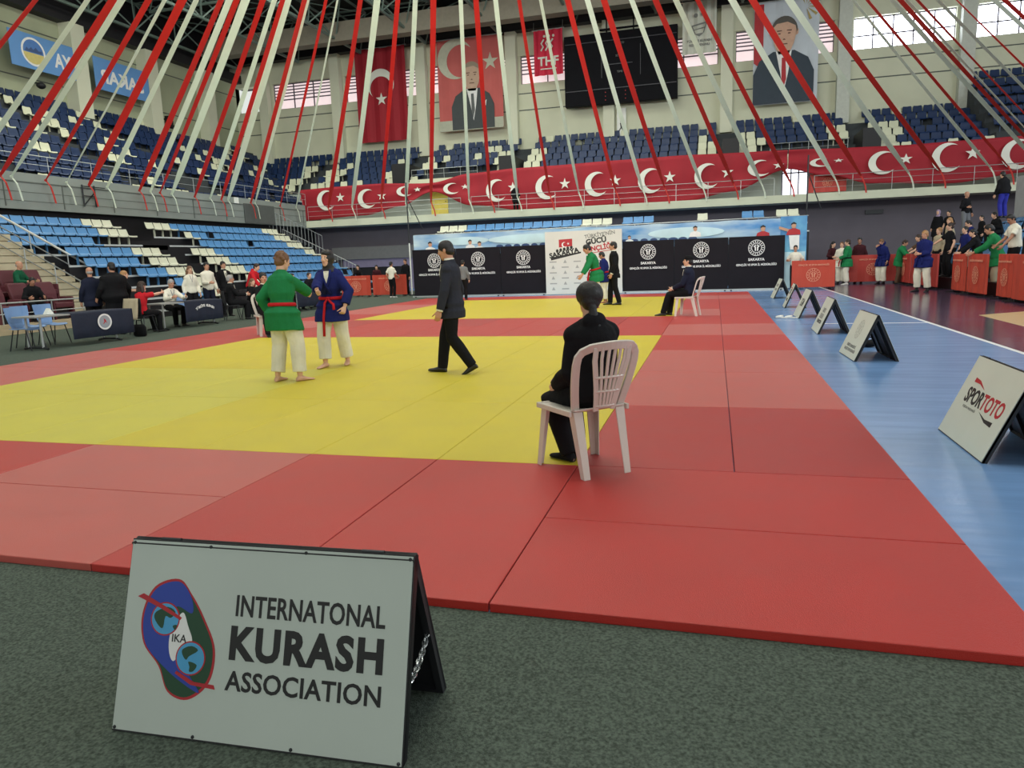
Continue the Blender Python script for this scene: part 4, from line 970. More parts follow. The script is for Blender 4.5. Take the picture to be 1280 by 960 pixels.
# ---------- backdrop wall behind the mats ----------
M_bd = mat('backdrop_black', (24, 21, 28), 0.7, 0.1, 2, spec=0.2); M_wp = mat('backdrop_white', (212, 212, 204), 0.6, 0.03, 2)
M_sky = mat('banner_sky_print', (64, 136, 200), 0.6, 0.35, 0.9, stretch=(0.6, 1, 2.2), rgb2=(206, 226, 230)); M_skyd = mat('banner_blue_print', (24, 92, 170), 0.6, 0.35, 1.2, rgb2=(120, 190, 220)); M_pale = mat('banner_pale_print', (190, 220, 230), 0.6, 0.15, 1)
bx = [(-13.25, -11.35), (-11.33, -9.45), (-9.43, -7.56), (-4.54, -2.62), (-2.60, -0.66), (-0.64, 1.30)]
names = ['closest to the orange barriers', 'next to the one by the orange barriers', 'just left of the white sponsor wall', 'just right of the white sponsor wall', 'behind the seated man in the cap', 'nearest the sign boards']
for i, (a, b) in enumerate(bx):
    c = (a + b) / 2; w = (b - a) / 2
    r = root('backdrop_panel', (c, 25.6, 0.0), 0, 'black backdrop panel with round white emblem, ' + names[i], 'backdrop', 'black backdrop panels')
    MB().b2((-w, -0.02, 0.07), (w, 0.02, 1.96)).build('panel', M_bd, r)
    e = MB(); emblem(e, 0, 1.50 if i < 3 else 1.54, 0.29, V((0, -0.0205, 0)), V((1, 0, 0)), V((0, 0, 1)), V((0, -0.003, 0)), 18); e.build('emblem', M_inkw, r)
    t = text_mb('SAKARYA', 0.13, bold=0.004, o=(0, -0.0205, 1.08), th=0.003); text_mb('GENÇLİK VE SPOR İL MÜDÜRLÜĞÜ', 0.10, sx=0.88, bold=0.003, o=(0, -0.0205, 0.90), th=0.003, mb=t); t.build('lettering', M_inkw, r)
    f = MB()
    for x in (-w + 0.1, w - 0.1): f.b2((x - 0.03, 0.02, 0), (x + 0.03, 0.06, 1.9)); f.b2((x - 0.03, -0.15, 0), (x + 0.03, 0.4, 0.04))
    f.build('stand', M_steel, r)
struct('trim_5', MB().b2((-13.3, 25.48, 0.0), (1.35, 25.56, 0.07)), M_rail)
r = root('sponsor_wall', (-6.05, 25.45, 0), 0, 'white sponsor wall with red flag graphic and slogan between black panels', 'backdrop')
MB().b2((-1.5, -0.02, 0.02), (1.5, 0.02, 2.44)).build('panel', M_wp, r)
UX, UY, NN = V((1, 0, 0)), V((0, 0, 1)), V((0, -1, 0)); O = V((0, -0.0205, 0))
def sh(p, a=0.22): return [(x, y + x * a) for x, y in p]
MB().prism(sh([(-0.95, 1.84 + .20), (-0.42, 1.80 + .16), (-0.42, 2.12 + .12), (-0.95, 2.14 + .2)]), O, UX, UY, NN * .002).build('flag_graphic', M_inkr, r)
e = MB(); e.prism(crescent(-0.74, 1.93, 0.1, 0.08, 0.035, 0.2), O + NN * .002, UX, UY, NN * .002); e.prism(star(-0.58, 1.965, 0.055, 0.5), O + NN * .002, UX, UY, NN * .002); e.build('flag_crescent', M_inkw, r)
u1 = V((0.985, 0, 0.17)); u2 = V((-0.17, 0, 0.985))
text_mb('SAKARYA', 0.26, sx=1.05, bold=0.012, o=(-0.74, -0.0205, 1.53), ux=u1, uy=u2, th=0.003).prism([(-1.28, 1.62), (-0.08, 1.80), (-0.08, 1.745), (-1.28, 1.5)], O + V((0, 0, -0.16)), UX, UY, NN * .002).build('slogan_mark', M_ink, r)
e = MB()
for k in range(5): e.ell((-1.02 + 0.14 * k, -0.021, 1.70 + 0.03 * k), (0.055, 0.003, 0.07), 10, 6)
e.build('crowd_graphic', M_ink, r)
u1 = V((0.99, 0, 0.12)); u2 = V((-0.12, 0, 0.99))
text_mb('TÜRKİYE\'NİN', 0.19, bold=0.004, o=(0.66, -0.0205, 2.20), ux=u1, uy=u2, th=0.003).build('slogan_top', M_inkg, r)
text_mb('GÜCÜ', 0.28, bold=0.012, o=(0.52, -0.0205, 1.94), ux=u1, uy=u2, th=0.003).build('slogan', M_ink, r)
text_mb('GENÇLİĞİ', 0.25, bold=0.010, o=(0.60, -0.0205, 1.68), ux=u1, uy=u2, th=0.003).prism([(0.1, 1.56), (1.25, 1.70), (1.25, 1.675), (0.1, 1.535)], O, UX, UY, NN * .002).build('slogan_red', M_inkr, r)
e = MB(); rr = random.Random(3)
for j in range(6):
    for i in range(6):
        x, z = -1.2 + 0.48 * i, 1.28 - 0.21 * j
        if (i + j) % 2: e.prism([(x - .07, z - .05), (x + .07, z - .05), (x, z + .08)], O, UX, UY, NN * .0015)
        else: e.prism([(x - .14, z - .025), (x + .14, z - .025), (x + .14, z + .02), (x - .14, z + .02)], O, UX, UY, NN * .0015)
e.build('sponsor_marks', mat('ink_sponsor_grey', (158, 160, 156), 0.5), r)
# sky-blue sports banner above the panels, hung on a frame with masts
r = root('sports_banner', (-5.6, 25.78, 0), 0, 'long blue sky-print sports banner stretched above the black panels', 'banner')
N = 60; rg = []
for k in range(N + 1):
    x = -7.65 + 14.4 * k / N; y = 0.02 * math.sin(k * 0.9); zt = 2.56 + 0.012 * math.sin(k * 1.1); rg.append([V((x, y - .01, 1.7)), V((x, y - .01, zt)), V((x, y + .01, zt)), V((x, y + .01, 1.7))])
MB().loft(rg).build('sky_print', M_sky, r)
MB().b2((6.75, -0.012, 0.05), (7.65, 0.012, 2.62)).build('side_print', M_skyd, r)
MB().b2((6.78, -0.016, 0.05), (7.62, -0.012, 1.35)).build('side_pale_print', M_pale, r)
for cx_, cz_, a_, b_ in ((-5.45, 2.25, 1.1, 0.16), (3.4, 2.2, 1.4, 0.2), (-2.6, 2.24, 1.8, 0.18)): MB().prism(ngon(cx_, cz_, a_, b_, 20), V((0, -0.035, 0)), UX, UY, NN * .003).build('cloud_print', M_pale, r)
M_pskin = mat('print_skin', (196, 150, 122), 0.6)
for x, z, s in ((-6.9, 2.16, 0.9), (-5.15, 2.18, 0.8), (-4.75, 2.1, 0.8), (3.75, 2.32, 0.8), (6.15, 2.22, 0.9), (7.2, 2.28, 0.9), (1.3, 2.1, .6)):
    o = V((x, -0.045, z)); fig = MB(); fig.prism(ngon(0, 0, 0.09 * s, 0.11 * s, 14), o, UX, UY, NN * .002)
    f = fig.build('athlete_face_print', M_pskin, r)
    MB().prism([(-0.1 * s, 0.02 * s), (-0.1 * s, 0.09 * s), (0, 0.15 * s), (0.1 * s, 0.09 * s), (0.09 * s, 0.05 * s), (-0.02, 0.07 * s)], o + NN * .002, UX, UY, NN * .002).build('athlete_hair_print', M_ink, r)
    MB().prism([(-0.28 * s, -0.36 * s), (-0.22 * s, -0.16 * s), (-0.05 * s, -0.1 * s), (0.06 * s, -0.1 * s), (0.24 * s, -0.18 * s), (0.26 * s, -0.36 * s)], o, UX, UY, NN * .002).build('athlete_torso_print', M_inkr if x > 5 else M_inkw if x < 4 else M_lblue, r)
    if x > 7: MB().prism([(-0.1, -0.85), (0.2, -0.85), (0.2, -0.34), (-0.16, -0.34)], o, UX, UY, NN * .002).build('athlete_shorts_print', M_inkw, r); MB().prism([(-0.5, -0.1), (-0.2, -0.2), (-0.15, -0.12), (-0.5, 0.0)], o + NN * .002, UX, UY, NN * .002).build('athlete_arm_print', M_pskin, r)
e = MB()
rr = random.Random(9)
for k in range(22): e.prism(ngon(-3.9 + 0.36 * k, 1.98, 0.13 + 0.04 * rr.random(), 0.07, 10), V((0, -0.04, 0)), UX, UY, NN * .002)
e.build('crowd_print', mat('print_navy', (44, 70, 116), 0.6), r)
f = MB(); f.tube([(-7.65, 0.05, 2.56), (7.7, 0.05, 2.62)], 0.02, 6)
for x in (-7.6, -3, 1.5, 6.7): f.tube([(x, 0.05, 0), (x, 0.05, 2.58)], 0.02, 6)
f.build('support_frame', M_rail, r)
for x, lab in ((-14.15, 'thin white mast by the orange barriers, left end of the blue banner'), (2.2, 'thin grey mast at the right end of the blue banner')):
    r = root('mast', (x, 27.4, 0), 0, lab, 'pole', 'masts beside the backdrop')
    MB().tube([(0, 0, 0), (0, 0, 2.3)], 0.032, 8).build('lower_tube', M_white, r); MB().tube([(0, 0, 2.3), (0, 0, 4.9)], 0.028, 8).build('upper_tube', M_steel, r); MB().tube([(0, 0, 4.3), (0.55, 0.3, 2.9)], 0.02, 6).build('stay', M_steel, r); MB().tube([(0, 0, 0), (0, 0, 0.06)], 0.14, 12).build('base', M_steel, r)
# ---------- orange crowd barriers ----------
M_or = mat('barrier_orange', (188, 66, 46), 0.65, 0.06, 2, 0.3, 6); M_or2 = mat('barrier_red', (176, 56, 48), 0.6, 0.06, 2, 0.2, 6)
M_orl = mat('barrier_print_pale', (222, 150, 122), 0.6)
def barrier(p, q, H, label, m=None, bottom=0.08):
    p, q = V((*p, 0)), V((*q, 0)); d = q - p; L = d.length; r = root('crowd_barrier', (p + q) / 2, math.atan2(d.y, d.x), label, 'barrier', 'emblem barriers around the floor')
    N = 14; rg = []
    for k in range(N + 1):
        x = -L / 2 + L * k / N; y = 0.012 * math.sin(k * 1.7) + 0.01 * math.sin(k * 0.6 + L); rg.append([V((x, y - .03, bottom)), V((x, y - .03, H)), V((x, y + .03, H)), V((x, y + .03, bottom))])
    c = MB().loft(rg).build('fabric_cover', m or M_or, r, bevel=0.008)
    for sgn in (-1,):
        o = V((0, -0.056, 0)); e = MB(); emblem(e, 0, H * 0.50, min(0.24, L * 0.2), o, V((1, 0, 0)), V((0, 0, 1)), V((0, -0.003, 0)), 14); e.build('emblem', M_orl, c)
        text_mb('GENÇLİK VE SPOR BAKANLIĞI', min(0.075, L * 0.055), bold=0.002, o=(0, -0.056, H * 0.82), th=0.003).build('lettering', M_orl, c)
    for x in (-L / 2 + 0.12, L / 2 - 0.12):
        f = MB(); f.tube([(x, 0.0, 0.02), (x, 0.0, bottom + 0.05)], 0.018, 6); f.tube([(x, -0.2, 0.02), (x, 0.2, 0.02)], 0.018, 6); f.build('foot', M_steel, r)
    return r
barrier((-17.35, 26.9), (-16.0, 27.1), 0.96, 'orange emblem barrier farther from the white mast, by the dark stairwell')
barrier((-15.9, 27.1), (-14.25, 27.1), 0.96, 'orange emblem barrier next to the white mast, man in white standing before it')
barrier((1.53, 25.25), (2.97, 25.3), 1.03, 'orange emblem barrier facing the camera, leant on by a man in a white t-shirt')
barrier((3.9, 28.9), (5.85, 29.0), 1.12, 'red emblem barrier behind the green and blue jacketed fighters', M_or2)
for y0, y1, xx, lab in ((28.5, 26.75, 5.72, 'red emblem barrier in the side row, farthest one at the corner'), (26.55, 23.35, 5.72, 'red emblem barrier behind the blue-jacketed fighter with folded hands'), (21.95, 20.75, 5.74, 'narrow red emblem barrier just past the gap with steps'),
                        (20.6, 19.05, 5.74, 'red emblem barrier the green-jacketed man leans on'), (18.5, 17.4, 5.80, 'red emblem barrier between the leaning man and the frame edge'), (17.25, 15.0, 5.72, 'red emblem barrier closest to the camera in the side row')):
    barrier((xx, y0), (xx, y1), 1.13, lab, M_or if y0 < 23 else M_or2)

# ---------- hangings on the upper wall ----------
M_flag = mat('flag_red_cloth', (152, 22, 38), 0.75, 0.10, 1.2, 0.3, 3, stretch=(1, 1, 0.3)); M_flagw = mat('flag_white_cloth', (222, 222, 212), 0.75, 0.03, 2)
def hang(name, x0, x1, z0, z1, y, m, label, cat='flag', wave=0.05, slant=0.0):
    r = root(name, ((x0 + x1) / 2, y, 0), 0, label, cat); W = (x1 - x0) / 2; N = 18; rg = []
    for k in range(N + 1):
        x = -W + 2 * W * k / N; yy = wave * math.sin(k * 1.35); rg.append([V((x, yy - .008, z0)), V((x, yy - .008, z1)), V((x, yy + .008, z1)), V((x, yy + .008, z0))])
    c = MB().loft(rg).build('cloth', m, r, smooth=False)
    MB().tube([(-W - 0.1, 0, z1 + 0.02), (W + 0.1, 0, z1 + 0.02)], 0.04, 8).build('hanging_rod', M_rail, r)
    MB().tube([(-W, 0, z1 + 0.02), (-W, 0.12, z1 + 0.5)], 0.015, 5).tube([(W, 0, z1 + 0.02), (W, 0.12, z1 + 0.5)], 0.015, 5).build('cord', M_rail, r)
    return r, W
def flat(r, name, polys, m, y=-0.075, th=0.006):
    e = MB()
    for p in polys: e.prism(p, V((0, y, 0)), UX, UY, NN * th)
    return e.build(name, m, r)
r, W = hang('national_flag', -24.2, -20.6, 9.5, 15.35, 43.3, M_flag, 'tall red flag with white crescent and star hanging on the far wall')
flat(r, 'crescent', [crescent(0, 13.1, 0.95, 0.76, 0.28, -PI / 2)], M_flagw); flat(r, 'star', [star(0.0, 12.15, 0.42, PI / 2)], M_flagw)
def suit_portrait(r, cx, z0, s, suit, tie, hairm, skinm, handk=False):
    # a plain half-length figure of a man in a suit, printed on the cloth
    def T(p): return [(cx + a * s, z0 + b * s) for a, b in p]
    flat(r, 'printed_suit', [T([(-1.0, 0), (-1.0, 1.0), (-0.8, 1.45), (-0.35, 1.72), (0.35, 1.72), (0.8, 1.45), (1.0, 1.0), (1.0, 0)])], suit, -0.078)
    flat(r, 'printed_shirt', [T([(-0.26, 1.72), (0.26, 1.72), (0.16, 1.0), (0.02, 0.35), (-0.1, 1.0)])], M_inkw, -0.084)
    flat(r, 'printed_tie', [T([(-0.06, 1.5), (0.06, 1.5), (0.10, 0.8), (0.0, 0.45), (-0.06, 0.8)])], tie, -0.09)
    flat(r, 'printed_face', [T([(-0.17, 1.62), (0.17, 1.62), (0.32, 1.95)] + [(0.40 * math.cos(a * PI / 12), 2.32 + 0.46 * math.sin(a * PI / 12)) for a in range(0, 13)] + [(-0.32, 1.95)]), T([(0.38, 2.2), (0.46, 2.25), (0.46, 2.4), (0.38, 2.42)]), T([(-0.38, 2.2), (-0.46, 2.25), (-0.46, 2.4), (-0.38, 2.42)])], skinm, -0.084)
    flat(r, 'printed_hair', [T([(-0.42, 2.3)] + [(0.44 * math.cos(PI - a * PI / 12), 2.36 + 0.50 * math.sin(PI - a * PI / 12)) for a in range(0, 13)] + [(0.42, 2.3), (0.36, 2.52), (0.1, 2.66), (-0.25, 2.62), (-0.36, 2.5)])], hairm, -0.09)
    flat(r, 'printed_features', [T([(-0.24, 2.36), (-0.08, 2.37), (-0.08, 2.40), (-0.24, 2.40)]), T([(0.08, 2.37), (0.24, 2.36), (0.24, 2.40), (0.08, 2.40)]), T(ngon(-0.16, 2.29, 0.05, 0.022, 10)), T(ngon(0.16, 2.29, 0.05, 0.022, 10)), T([(-0.12, 1.93), (0.12, 1.93), (0.1, 1.965), (-0.1, 1.965)]), T([(-0.05, 2.08), (0.05, 2.08), (0.02, 2.12), (-0.02, 2.12)])], mat('print_feature', (96, 62, 52), 0.6), -0.092)
    if handk: flat(r, 'printed_handkerchief', [T([(0.42, 0.95), (0.62, 0.95), (0.66, 1.2), (0.54, 1.1), (0.46, 1.22)])], M_inkw, -0.086)
M_pale_red = mat('print_faded_red', (196, 96, 92), 0.7, 0.06, 1); M_pcream = mat('print_cream', (196, 196, 176), 0.7)
r, W = hang('portrait_banner', -18.4, -14.1, 9.75, 15.3, 43.3, M_pale_red, 'faded banner of a man in a dark suit before a red flag', 'banner', 0.02)
flat(r, 'printed_crescent', [crescent(-0.9, 14.1, 1.2, 0.98, 0.42, -0.35)], M_pcream, -0.05); flat(r, 'printed_star', [star(1.4, 13.75, 0.55, 0.3)], M_pcream, -0.05)
flat(r, 'printed_wall', [[(-2.15, 9.75), (-2.15, 10.4), (2.15, 10.4), (2.15, 9.75)]], mat('print_wall', (176, 178, 160), 0.7), -0.05)
suit_portrait(r, 0.15, 9.8, 1.42, mat('print_suit_grey', (66, 72, 74), 0.7), mat('print_tie_grey', (96, 100, 100), 0.7), mat('print_hair_fair', (150, 136, 118), 0.7), mat('print_skin_pale', (196, 166, 144), 0.7), True)
r, W = hang('portrait_banner', 0.85, 4.3, 9.7, 15.2, 43.3, mat('print_pale_blue', (196, 204, 212), 0.7, 0.06, 1), 'banner of a man in a dark suit and red tie, pale background', 'banner', 0.02)
flat(r, 'printed_flag_edge', [[(-1.7, 12.0), (-1.2, 11.6), (-1.2, 15.1), (-1.7, 15.1)]], M_inkr, -0.04)
flat(r, 'printed_emblem_rays', [[(1.0 + 0.12 * math.cos(a), 14.75 + 0.12 * math.sin(a)), (1.0 + 0.75 * math.cos(a + .1), 14.75 + 0.75 * math.sin(a + .1)), (1.0 + 0.75 * math.cos(a - .1), 14.75 + 0.75 * math.sin(a - .1))] for a in [k * PI / 6 - 1.2 for k in range(7)]], mat('print_gold', (176, 156, 96), 0.7), -0.04)
suit_portrait(r, -0.1, 9.72, 1.62, mat('print_suit_slate', (50, 62, 74), 0.7), M_inkr, mat('print_hair_grey', (90, 86, 80), 0.7), mat('print_skin_warm', (206, 166, 142), 0.7))
r, W = hang('club_flag', -11.95, -10.15, 12.5, 15.1, 43.0, mat('flag_crimson', (206, 36, 66), 0.7, 0.06, 1), 'crimson club flag with white swirl, left of the black scoreboard')
text_mb('THF', 0.72, bold=0.02, o=(0, -0.075, 13.05), th=0.006).build('lettering', M_flagw, r)
e = MB()
for k in range(3):
    e.tube([(-0.45 + 0.28 * k, -0.075, 13.9), (-0.3 + 0.28 * k, -0.075, 14.12), (-0.42 + 0.28 * k, -0.075, 14.32), (-0.25 + 0.28 * k, -0.075, 14.55)], 0.05, 6)
    e.ell((-0.22 + 0.28 * k, -0.075, 14.72), (0.08, 0.02, 0.08), 10, 6)
e.build('swirl_mark', M_flagw, r); flat(r, 'small_lettering', [[(-0.5, 12.82), (0.5, 12.82), (0.5, 12.88), (-0.5, 12.88)]], M_flagw)
r, W = hang('club_flag', -3.1, -1.2, 12.8, 15.6, 43.0, mat('flag_offwhite', (208, 210, 196), 0.7, 0.04, 1), 'off-white flag with grey crest and text, right of the black scoreboard')
flat(r, 'crest', [[(-0.42, 14.25), (0.42, 14.4), (0.42, 14.48), (-0.42, 14.33)], [(-0.42, 14.25), (-0.36, 14.25), (-0.2, 13.85), (-0.26, 13.85)], [(0.42, 14.4), (0.36, 14.4), (0.2, 13.9), (0.26, 13.9)], [(-0.26, 13.85), (0.26, 13.9), (0.0, 13.7)], ngon(-0.2, 14.85, 0.12, None, 10), ngon(0.2, 14.9, 0.12, None, 10), [(-0.3, 14.05), (0.3, 14.15), (0.3, 14.2), (-0.3, 14.1)]], M_inkg)
text_mb('TÜRKİYE KURASH', 0.17, bold=0.006, o=(0, -0.075, 13.42), th=0.006).build('lettering', M_inkg, r); text_mb('FEDERASYONU', 0.17, bold=0.006, o=(0, -0.075, 13.2), th=0.006).build('lettering', M_inkg, r)
# scoreboard
r = root('scoreboard', (-6.72, 43.2, 10.5), 0, 'big black scoreboard hung on the far wall', 'scoreboard'); M_sb = mat('scoreboard_black', (17, 17, 22), 0.75, 0.1, 2, spec=0.15)
MB().b2((-3.35, -0.25, 0), (3.35, 0.25, 4.05)).build('cabinet', M_sb, r, bevel=0.03)
e = MB()
for z in (0.85, 3.55): e.b2((-3.3, -0.27, z), (3.3, -0.25, z + 0.04))
e.b2((-0.75, -0.27, 2.2), (0.75, -0.25, 2.24))
for x in (-1.1, 1.2): e.b2((x, -0.27, 1.5), (x + 0.03, -0.25, 3.2))
e.build('panel_seam', mat('seam_grey', (62, 62, 70), 0.5), r)
t = text_mb('PERIOD', 0.16, o=(0, -0.255, 3.32), th=0.01); text_mb('SCORE', 0.16, o=(0, -0.255, 2.62), th=0.01, mb=t); text_mb('TIME', 0.16, o=(0, -0.255, 1.72), th=0.01, mb=t); t.build('lettering', M_inkg, r)
e = MB()
for k in range(4):
    for j in range(3): e.b2((-0.9 + 0.6 * k, -0.262, 0.2 + 0.22 * j), (-0.85 + 0.6 * k, -0.25, 0.25 + 0.22 * j))
e.build('indicator', M_inkr, r)
MB().b2((-1.2, -0.1, 4.2), (1.1, 0.0, 4.3)).tube([(-0.8, 0, 4.0), (-0.8, 0, 5.2)], 0.04, 6).tube([(0.8, 0, 4.0), (0.8, 0, 5.2)], 0.04, 6).build('hanger', M_sb, r)
r = root('wall_sign', (-6.75, 43.85, 8.5), 0, 'small white pictogram sign below the black scoreboard', 'sign'); MB().b2((-0.28, -0.05, 0), (0.28, 0, 1.85)).build('plate', M_white, r)
e = MB(); e.prism(ngon(-0.02, 1.08, 0.07, None, 10), V((0, -0.052, 0)), UX, UY, NN * .004); e.prism([(-0.1, 0.98), (0.02, 1.0), (0.16, 0.9), (0.16, 0.86), (0.03, 0.88), (0.04, 0.7), (0.16, 0.5), (0.1, 0.48), (-0.02, 0.66), (-0.12, 0.5), (-0.18, 0.52), (-0.06, 0.72)], V((0, -0.052, 0)), UX, UY, NN * .004); e.build('pictogram', M_ink, r)
# blue city banners on the left wall, lettering seen mirrored as in the hall
M_cb = mat('banner_city_blue', (98, 148, 206), 0.6, 0.04, 1)
r = root('city_banner', (-33.1, 27.65, 11.35), 0, 'blue banner with round emblem on the left wall', 'banner')
MB().b2((-0.03, -1.85, 0), (0, 1.75, 1.62)).build('sheet', M_cb, r)
o, ux, n = V((0.001, 0, 0)), V((0, 1, 0)), V((1, 0, 0)); uy = V((0, 0, 1))
e = MB(); ring(e, -0.6, 0.82, 0.66, 0.56, o, ux, uy, n * .004); e.build('emblem_ring', M_inkw, r)
MB().prism(ngon(-0.6, 0.82, 0.56), o, ux, uy, n * .003).build('emblem_sky', mat('emblem_blue', (78, 122, 186), 0.6), r)
MB().prism([(-0.6 + 0.56 * math.cos(PI + PI * k / 14), 0.76 + 0.5 * math.sin(PI + PI * k / 14)) for k in range(15)], o, ux, uy, n * .005).build('emblem_field', mat('emblem_sand', (206, 192, 120), 0.6), r)
MB().prism([(-1.08, 0.8), (-0.95, 0.98), (-0.85, 0.9), (-0.7, 1.02), (-0.6, 0.92), (-0.45, 1.05), (-0.3, 0.92), (-0.12, 0.95), (-0.12, 0.8)], o, ux, uy, n * .006).build('emblem_skyline', mat('emblem_navy', (60, 84, 130), 0.6), r)
text_mb('YA', 0.95, bold=0.03, o=(0.001, 1.05, 0.42), ux=(0, -0.78, 0), uy=(0, 0, 1), n=(1, 0, 0), th=0.005).build('lettering', M_inkw, r)
r = root('city_banner', (-33.1, 32.6, 11.25), 0, 'blue banner with white capital letters on the left wall', 'banner')
MB().b2((-0.03, -1.95, 0), (0, 1.95, 1.66)).build('sheet', M_cb, r)
text_mb('SAKAR', 0.95, bold=0.03, o=(0.001, -0.05, 0.42), ux=(0, -1.08, 0), uy=(0, 0, 1), n=(1, 0, 0), th=0.005).build('lettering', M_inkw, r)
tag(MB().ell((-33.4, 27.5, 10.75), (0.2, 0.22, 0.16)).bar((-33.95, 27.5, 10.95), (-33.4, 27.5, 10.85), 0.06, 0.06).build('loudspeaker', M_black, None), 'small dark loudspeaker under the emblem banner on the left wall', 'speaker')
tag(MB().box((-33.5, 36.4, 10.6), (0.35, 0.3, 0.5)).bar((-34, 36.4, 10.7), (-33.5, 36.4, 10.7), 0.06, 0.06).box((-33.3, 36.4, 10.2), (0.2, 0.25, 0.2)).build('loudspeaker', M_black, None), 'small dark loudspeaker right of the lettered banner on the left wall', 'speaker')

# ---------- red flag drapes over the walkway rail ----------
def drape(top, bot, motifs, label, y=35.95):
    # top, bot: lists of (x, z); motifs: (x, z, scale, squash)
    x0, x1 = top[0][0], top[-1][0]; r = root('flag_drape', ((x0 + x1) / 2, y, 0), 0, label, 'flag', 'long red flag drapes along the balcony'); cx = (x0 + x1) / 2
    def at(L, x):
        for (a, za), (b, zb) in zip(L, L[1:]):
            if a <= x <= b:
                t = (x - a) / (b - a); t = t * t * (3 - 2 * t); return za + (zb - za) * t
        return L[-1][1]
    N = 90; K = 12
    def surf(x, v):
        zt, zb = at(top, x), at(bot, x); h = zt - zb; pinch = 1 - min(1, h / 1.8)
        return V((x - cx, -0.05 * math.sin(v * 9 + x * 0.8) * (0.5 + pinch) - 0.05 * math.sin(x * 1.6), zt + (zb - zt) * v))
    vs = [surf(x0 + (x1 - x0) * i / N, j / K) for i in range(N + 1) for j in range(K + 1)]; n = len(vs); vs += [p + V((0, 0.012, 0)) for p in vs]
    fs = []
    for i in range(N):
        for j in range(K):
            a = i * (K + 1) + j; fs += [(a, a + 1, a + K + 2, a + K + 1), (n + a, n + a + K + 1, n + a + K + 2, n + a + 1)]
        fs += [(i * (K + 1), (i + 1) * (K + 1), n + (i + 1) * (K + 1), n + i * (K + 1)), (i * (K + 1) + K, n + i * (K + 1) + K, n + (i + 1) * (K + 1) + K, (i + 1) * (K + 1) + K)]
    MB().add(vs, fs).build('cloth', M_flag, r, smooth=True)
    for x, z, s, q in motifs:
        e = MB(); o = V((x - cx, -0.135, z))
        e.prism([(a * s, b * s * q) for a, b in crescent(-0.25, 0, 0.62, 0.5, 0.2, 0.15)], o, UX, UY, NN * .006); e.build('crescent', M_flagw, r)
        MB().prism([(a * s, b * s * q) for a, b in star(0.72, 0.12, 0.3, PI / 2)], o, UX, UY, NN * .006).build('star', M_flagw, r)
drape([(-24.6, 5.9), (-20, 5.95), (-16.35, 5.8)], [(-24.5, 4.12), (-20.5, 4.25), (-18.3, 4.6), (-16.35, 5.3)], [(-22.6, 5.2, 0.95, 0.95), (-20.0, 5.15, 0.95, 0.9), (-17.7, 5.42, 0.8, 0.55)], 'red flag drape with crescents, left stretch ending at the yellow door')
drape([(-16.3, 5.8), (-14, 6.15), (-11.7, 6.25), (-3, 6.3), (2.2, 6.2)], [(-16.3, 5.3), (-14, 4.45), (-11, 4.05), (-6, 4.02), (-2.8, 4.0), (-0.3, 4.4), (2.2, 5.3)], [(-14.9, 5.4, 0.8, 0.6), (-12.3, 5.15, 0.95, 1), (-9.5, 5.15, 1.0, 1), (-6.85, 5.15, 1.0, 1), (-4.1, 5.15, 1.0, 1), (-1.3, 5.2, 1.0, 1), (1.15, 5.42, 0.9, 0.7)], 'red flag drape with crescents, middle stretch between the yellow and the bright door')
drape([(2.25, 6.2), (5, 6.1), (8, 6.05), (12.2, 6.1), (14.5, 6.3)], [(2.25, 5.3), (4, 4.9), (6, 4.4), (9.4, 4.2), (12.2, 4.5), (14.5, 5.0)], [(3.9, 5.5, 0.8, 0.4), (6.65, 5.3, 1.0, 0.85), (9.35, 5.35, 1.05, 1), (12.15, 5.3, 1.05, 1)], 'red flag drape with crescents, right stretch beyond the bright door')
r, W = hang('door_banner', 3.25, 4.95, 4.15, 5.05, 36.4, M_or2, 'small red emblem banner hung beside the bright balcony door', 'banner', 0.02); e = MB(); emblem(e, 0, 4.6, 0.22, V((0, -0.04, 0)), UX, UY, NN * .004, 12); e.build('emblem', M_orl, r)
# ---------- balcony railings ----------
railing('balcony_rail', [(-23.95, -4, 4.95), (-23.95, 35.4, 4.95)], 0.62, 'thin steel railing along the left balcony edge', 1.9, 1, 0.014)
railing('balcony_rail', [(-23.9, 35.5, 4.05), (-14.5, 35.5, 4.05)], 0.8, 'thin steel railing below the left red drape, far balcony', 1.6, 2, 0.014)
railing('balcony_rail', [(-13.9, 35.5, 4.05), (1.6, 35.5, 4.05)], 0.82, 'thin steel railing below the middle red drape, far balcony', 1.6, 2, 0.014)
railing('balcony_rail', [(3.4, 35.5, 4.05), (13.5, 35.5, 4.05)], 0.82, 'thin steel railing below the right red drape, far balcony', 1.6, 2, 0.014)
railing('balcony_rail', [(-18.1, 37.4, 6.18), (-14.1, 37.4, 6.18)], 0.55, 'thin steel railing on the cream parapet above the yellow door', 1.0, 1, 0.013)
railing('balcony_rail', [(1.5, 37.4, 6.18), (5.1, 37.4, 6.18)], 0.55, 'thin steel railing on the cream parapet above the bright door', 0.9, 1, 0.013)
for nm, pts in (('steel stair balustrade stepping down beside the dark stairwell', [(-24.2, 33.2, 2.6), (-20.4, 34.2, 0.5)]), ('steel stair balustrade at the corner of the left bleachers', [(-24.2, 32.0, 3.6), (-22.6, 34.6, 2.2)])): railing('stair_balustrade', pts, 0.95, nm, 0.22, 0, 0.014)
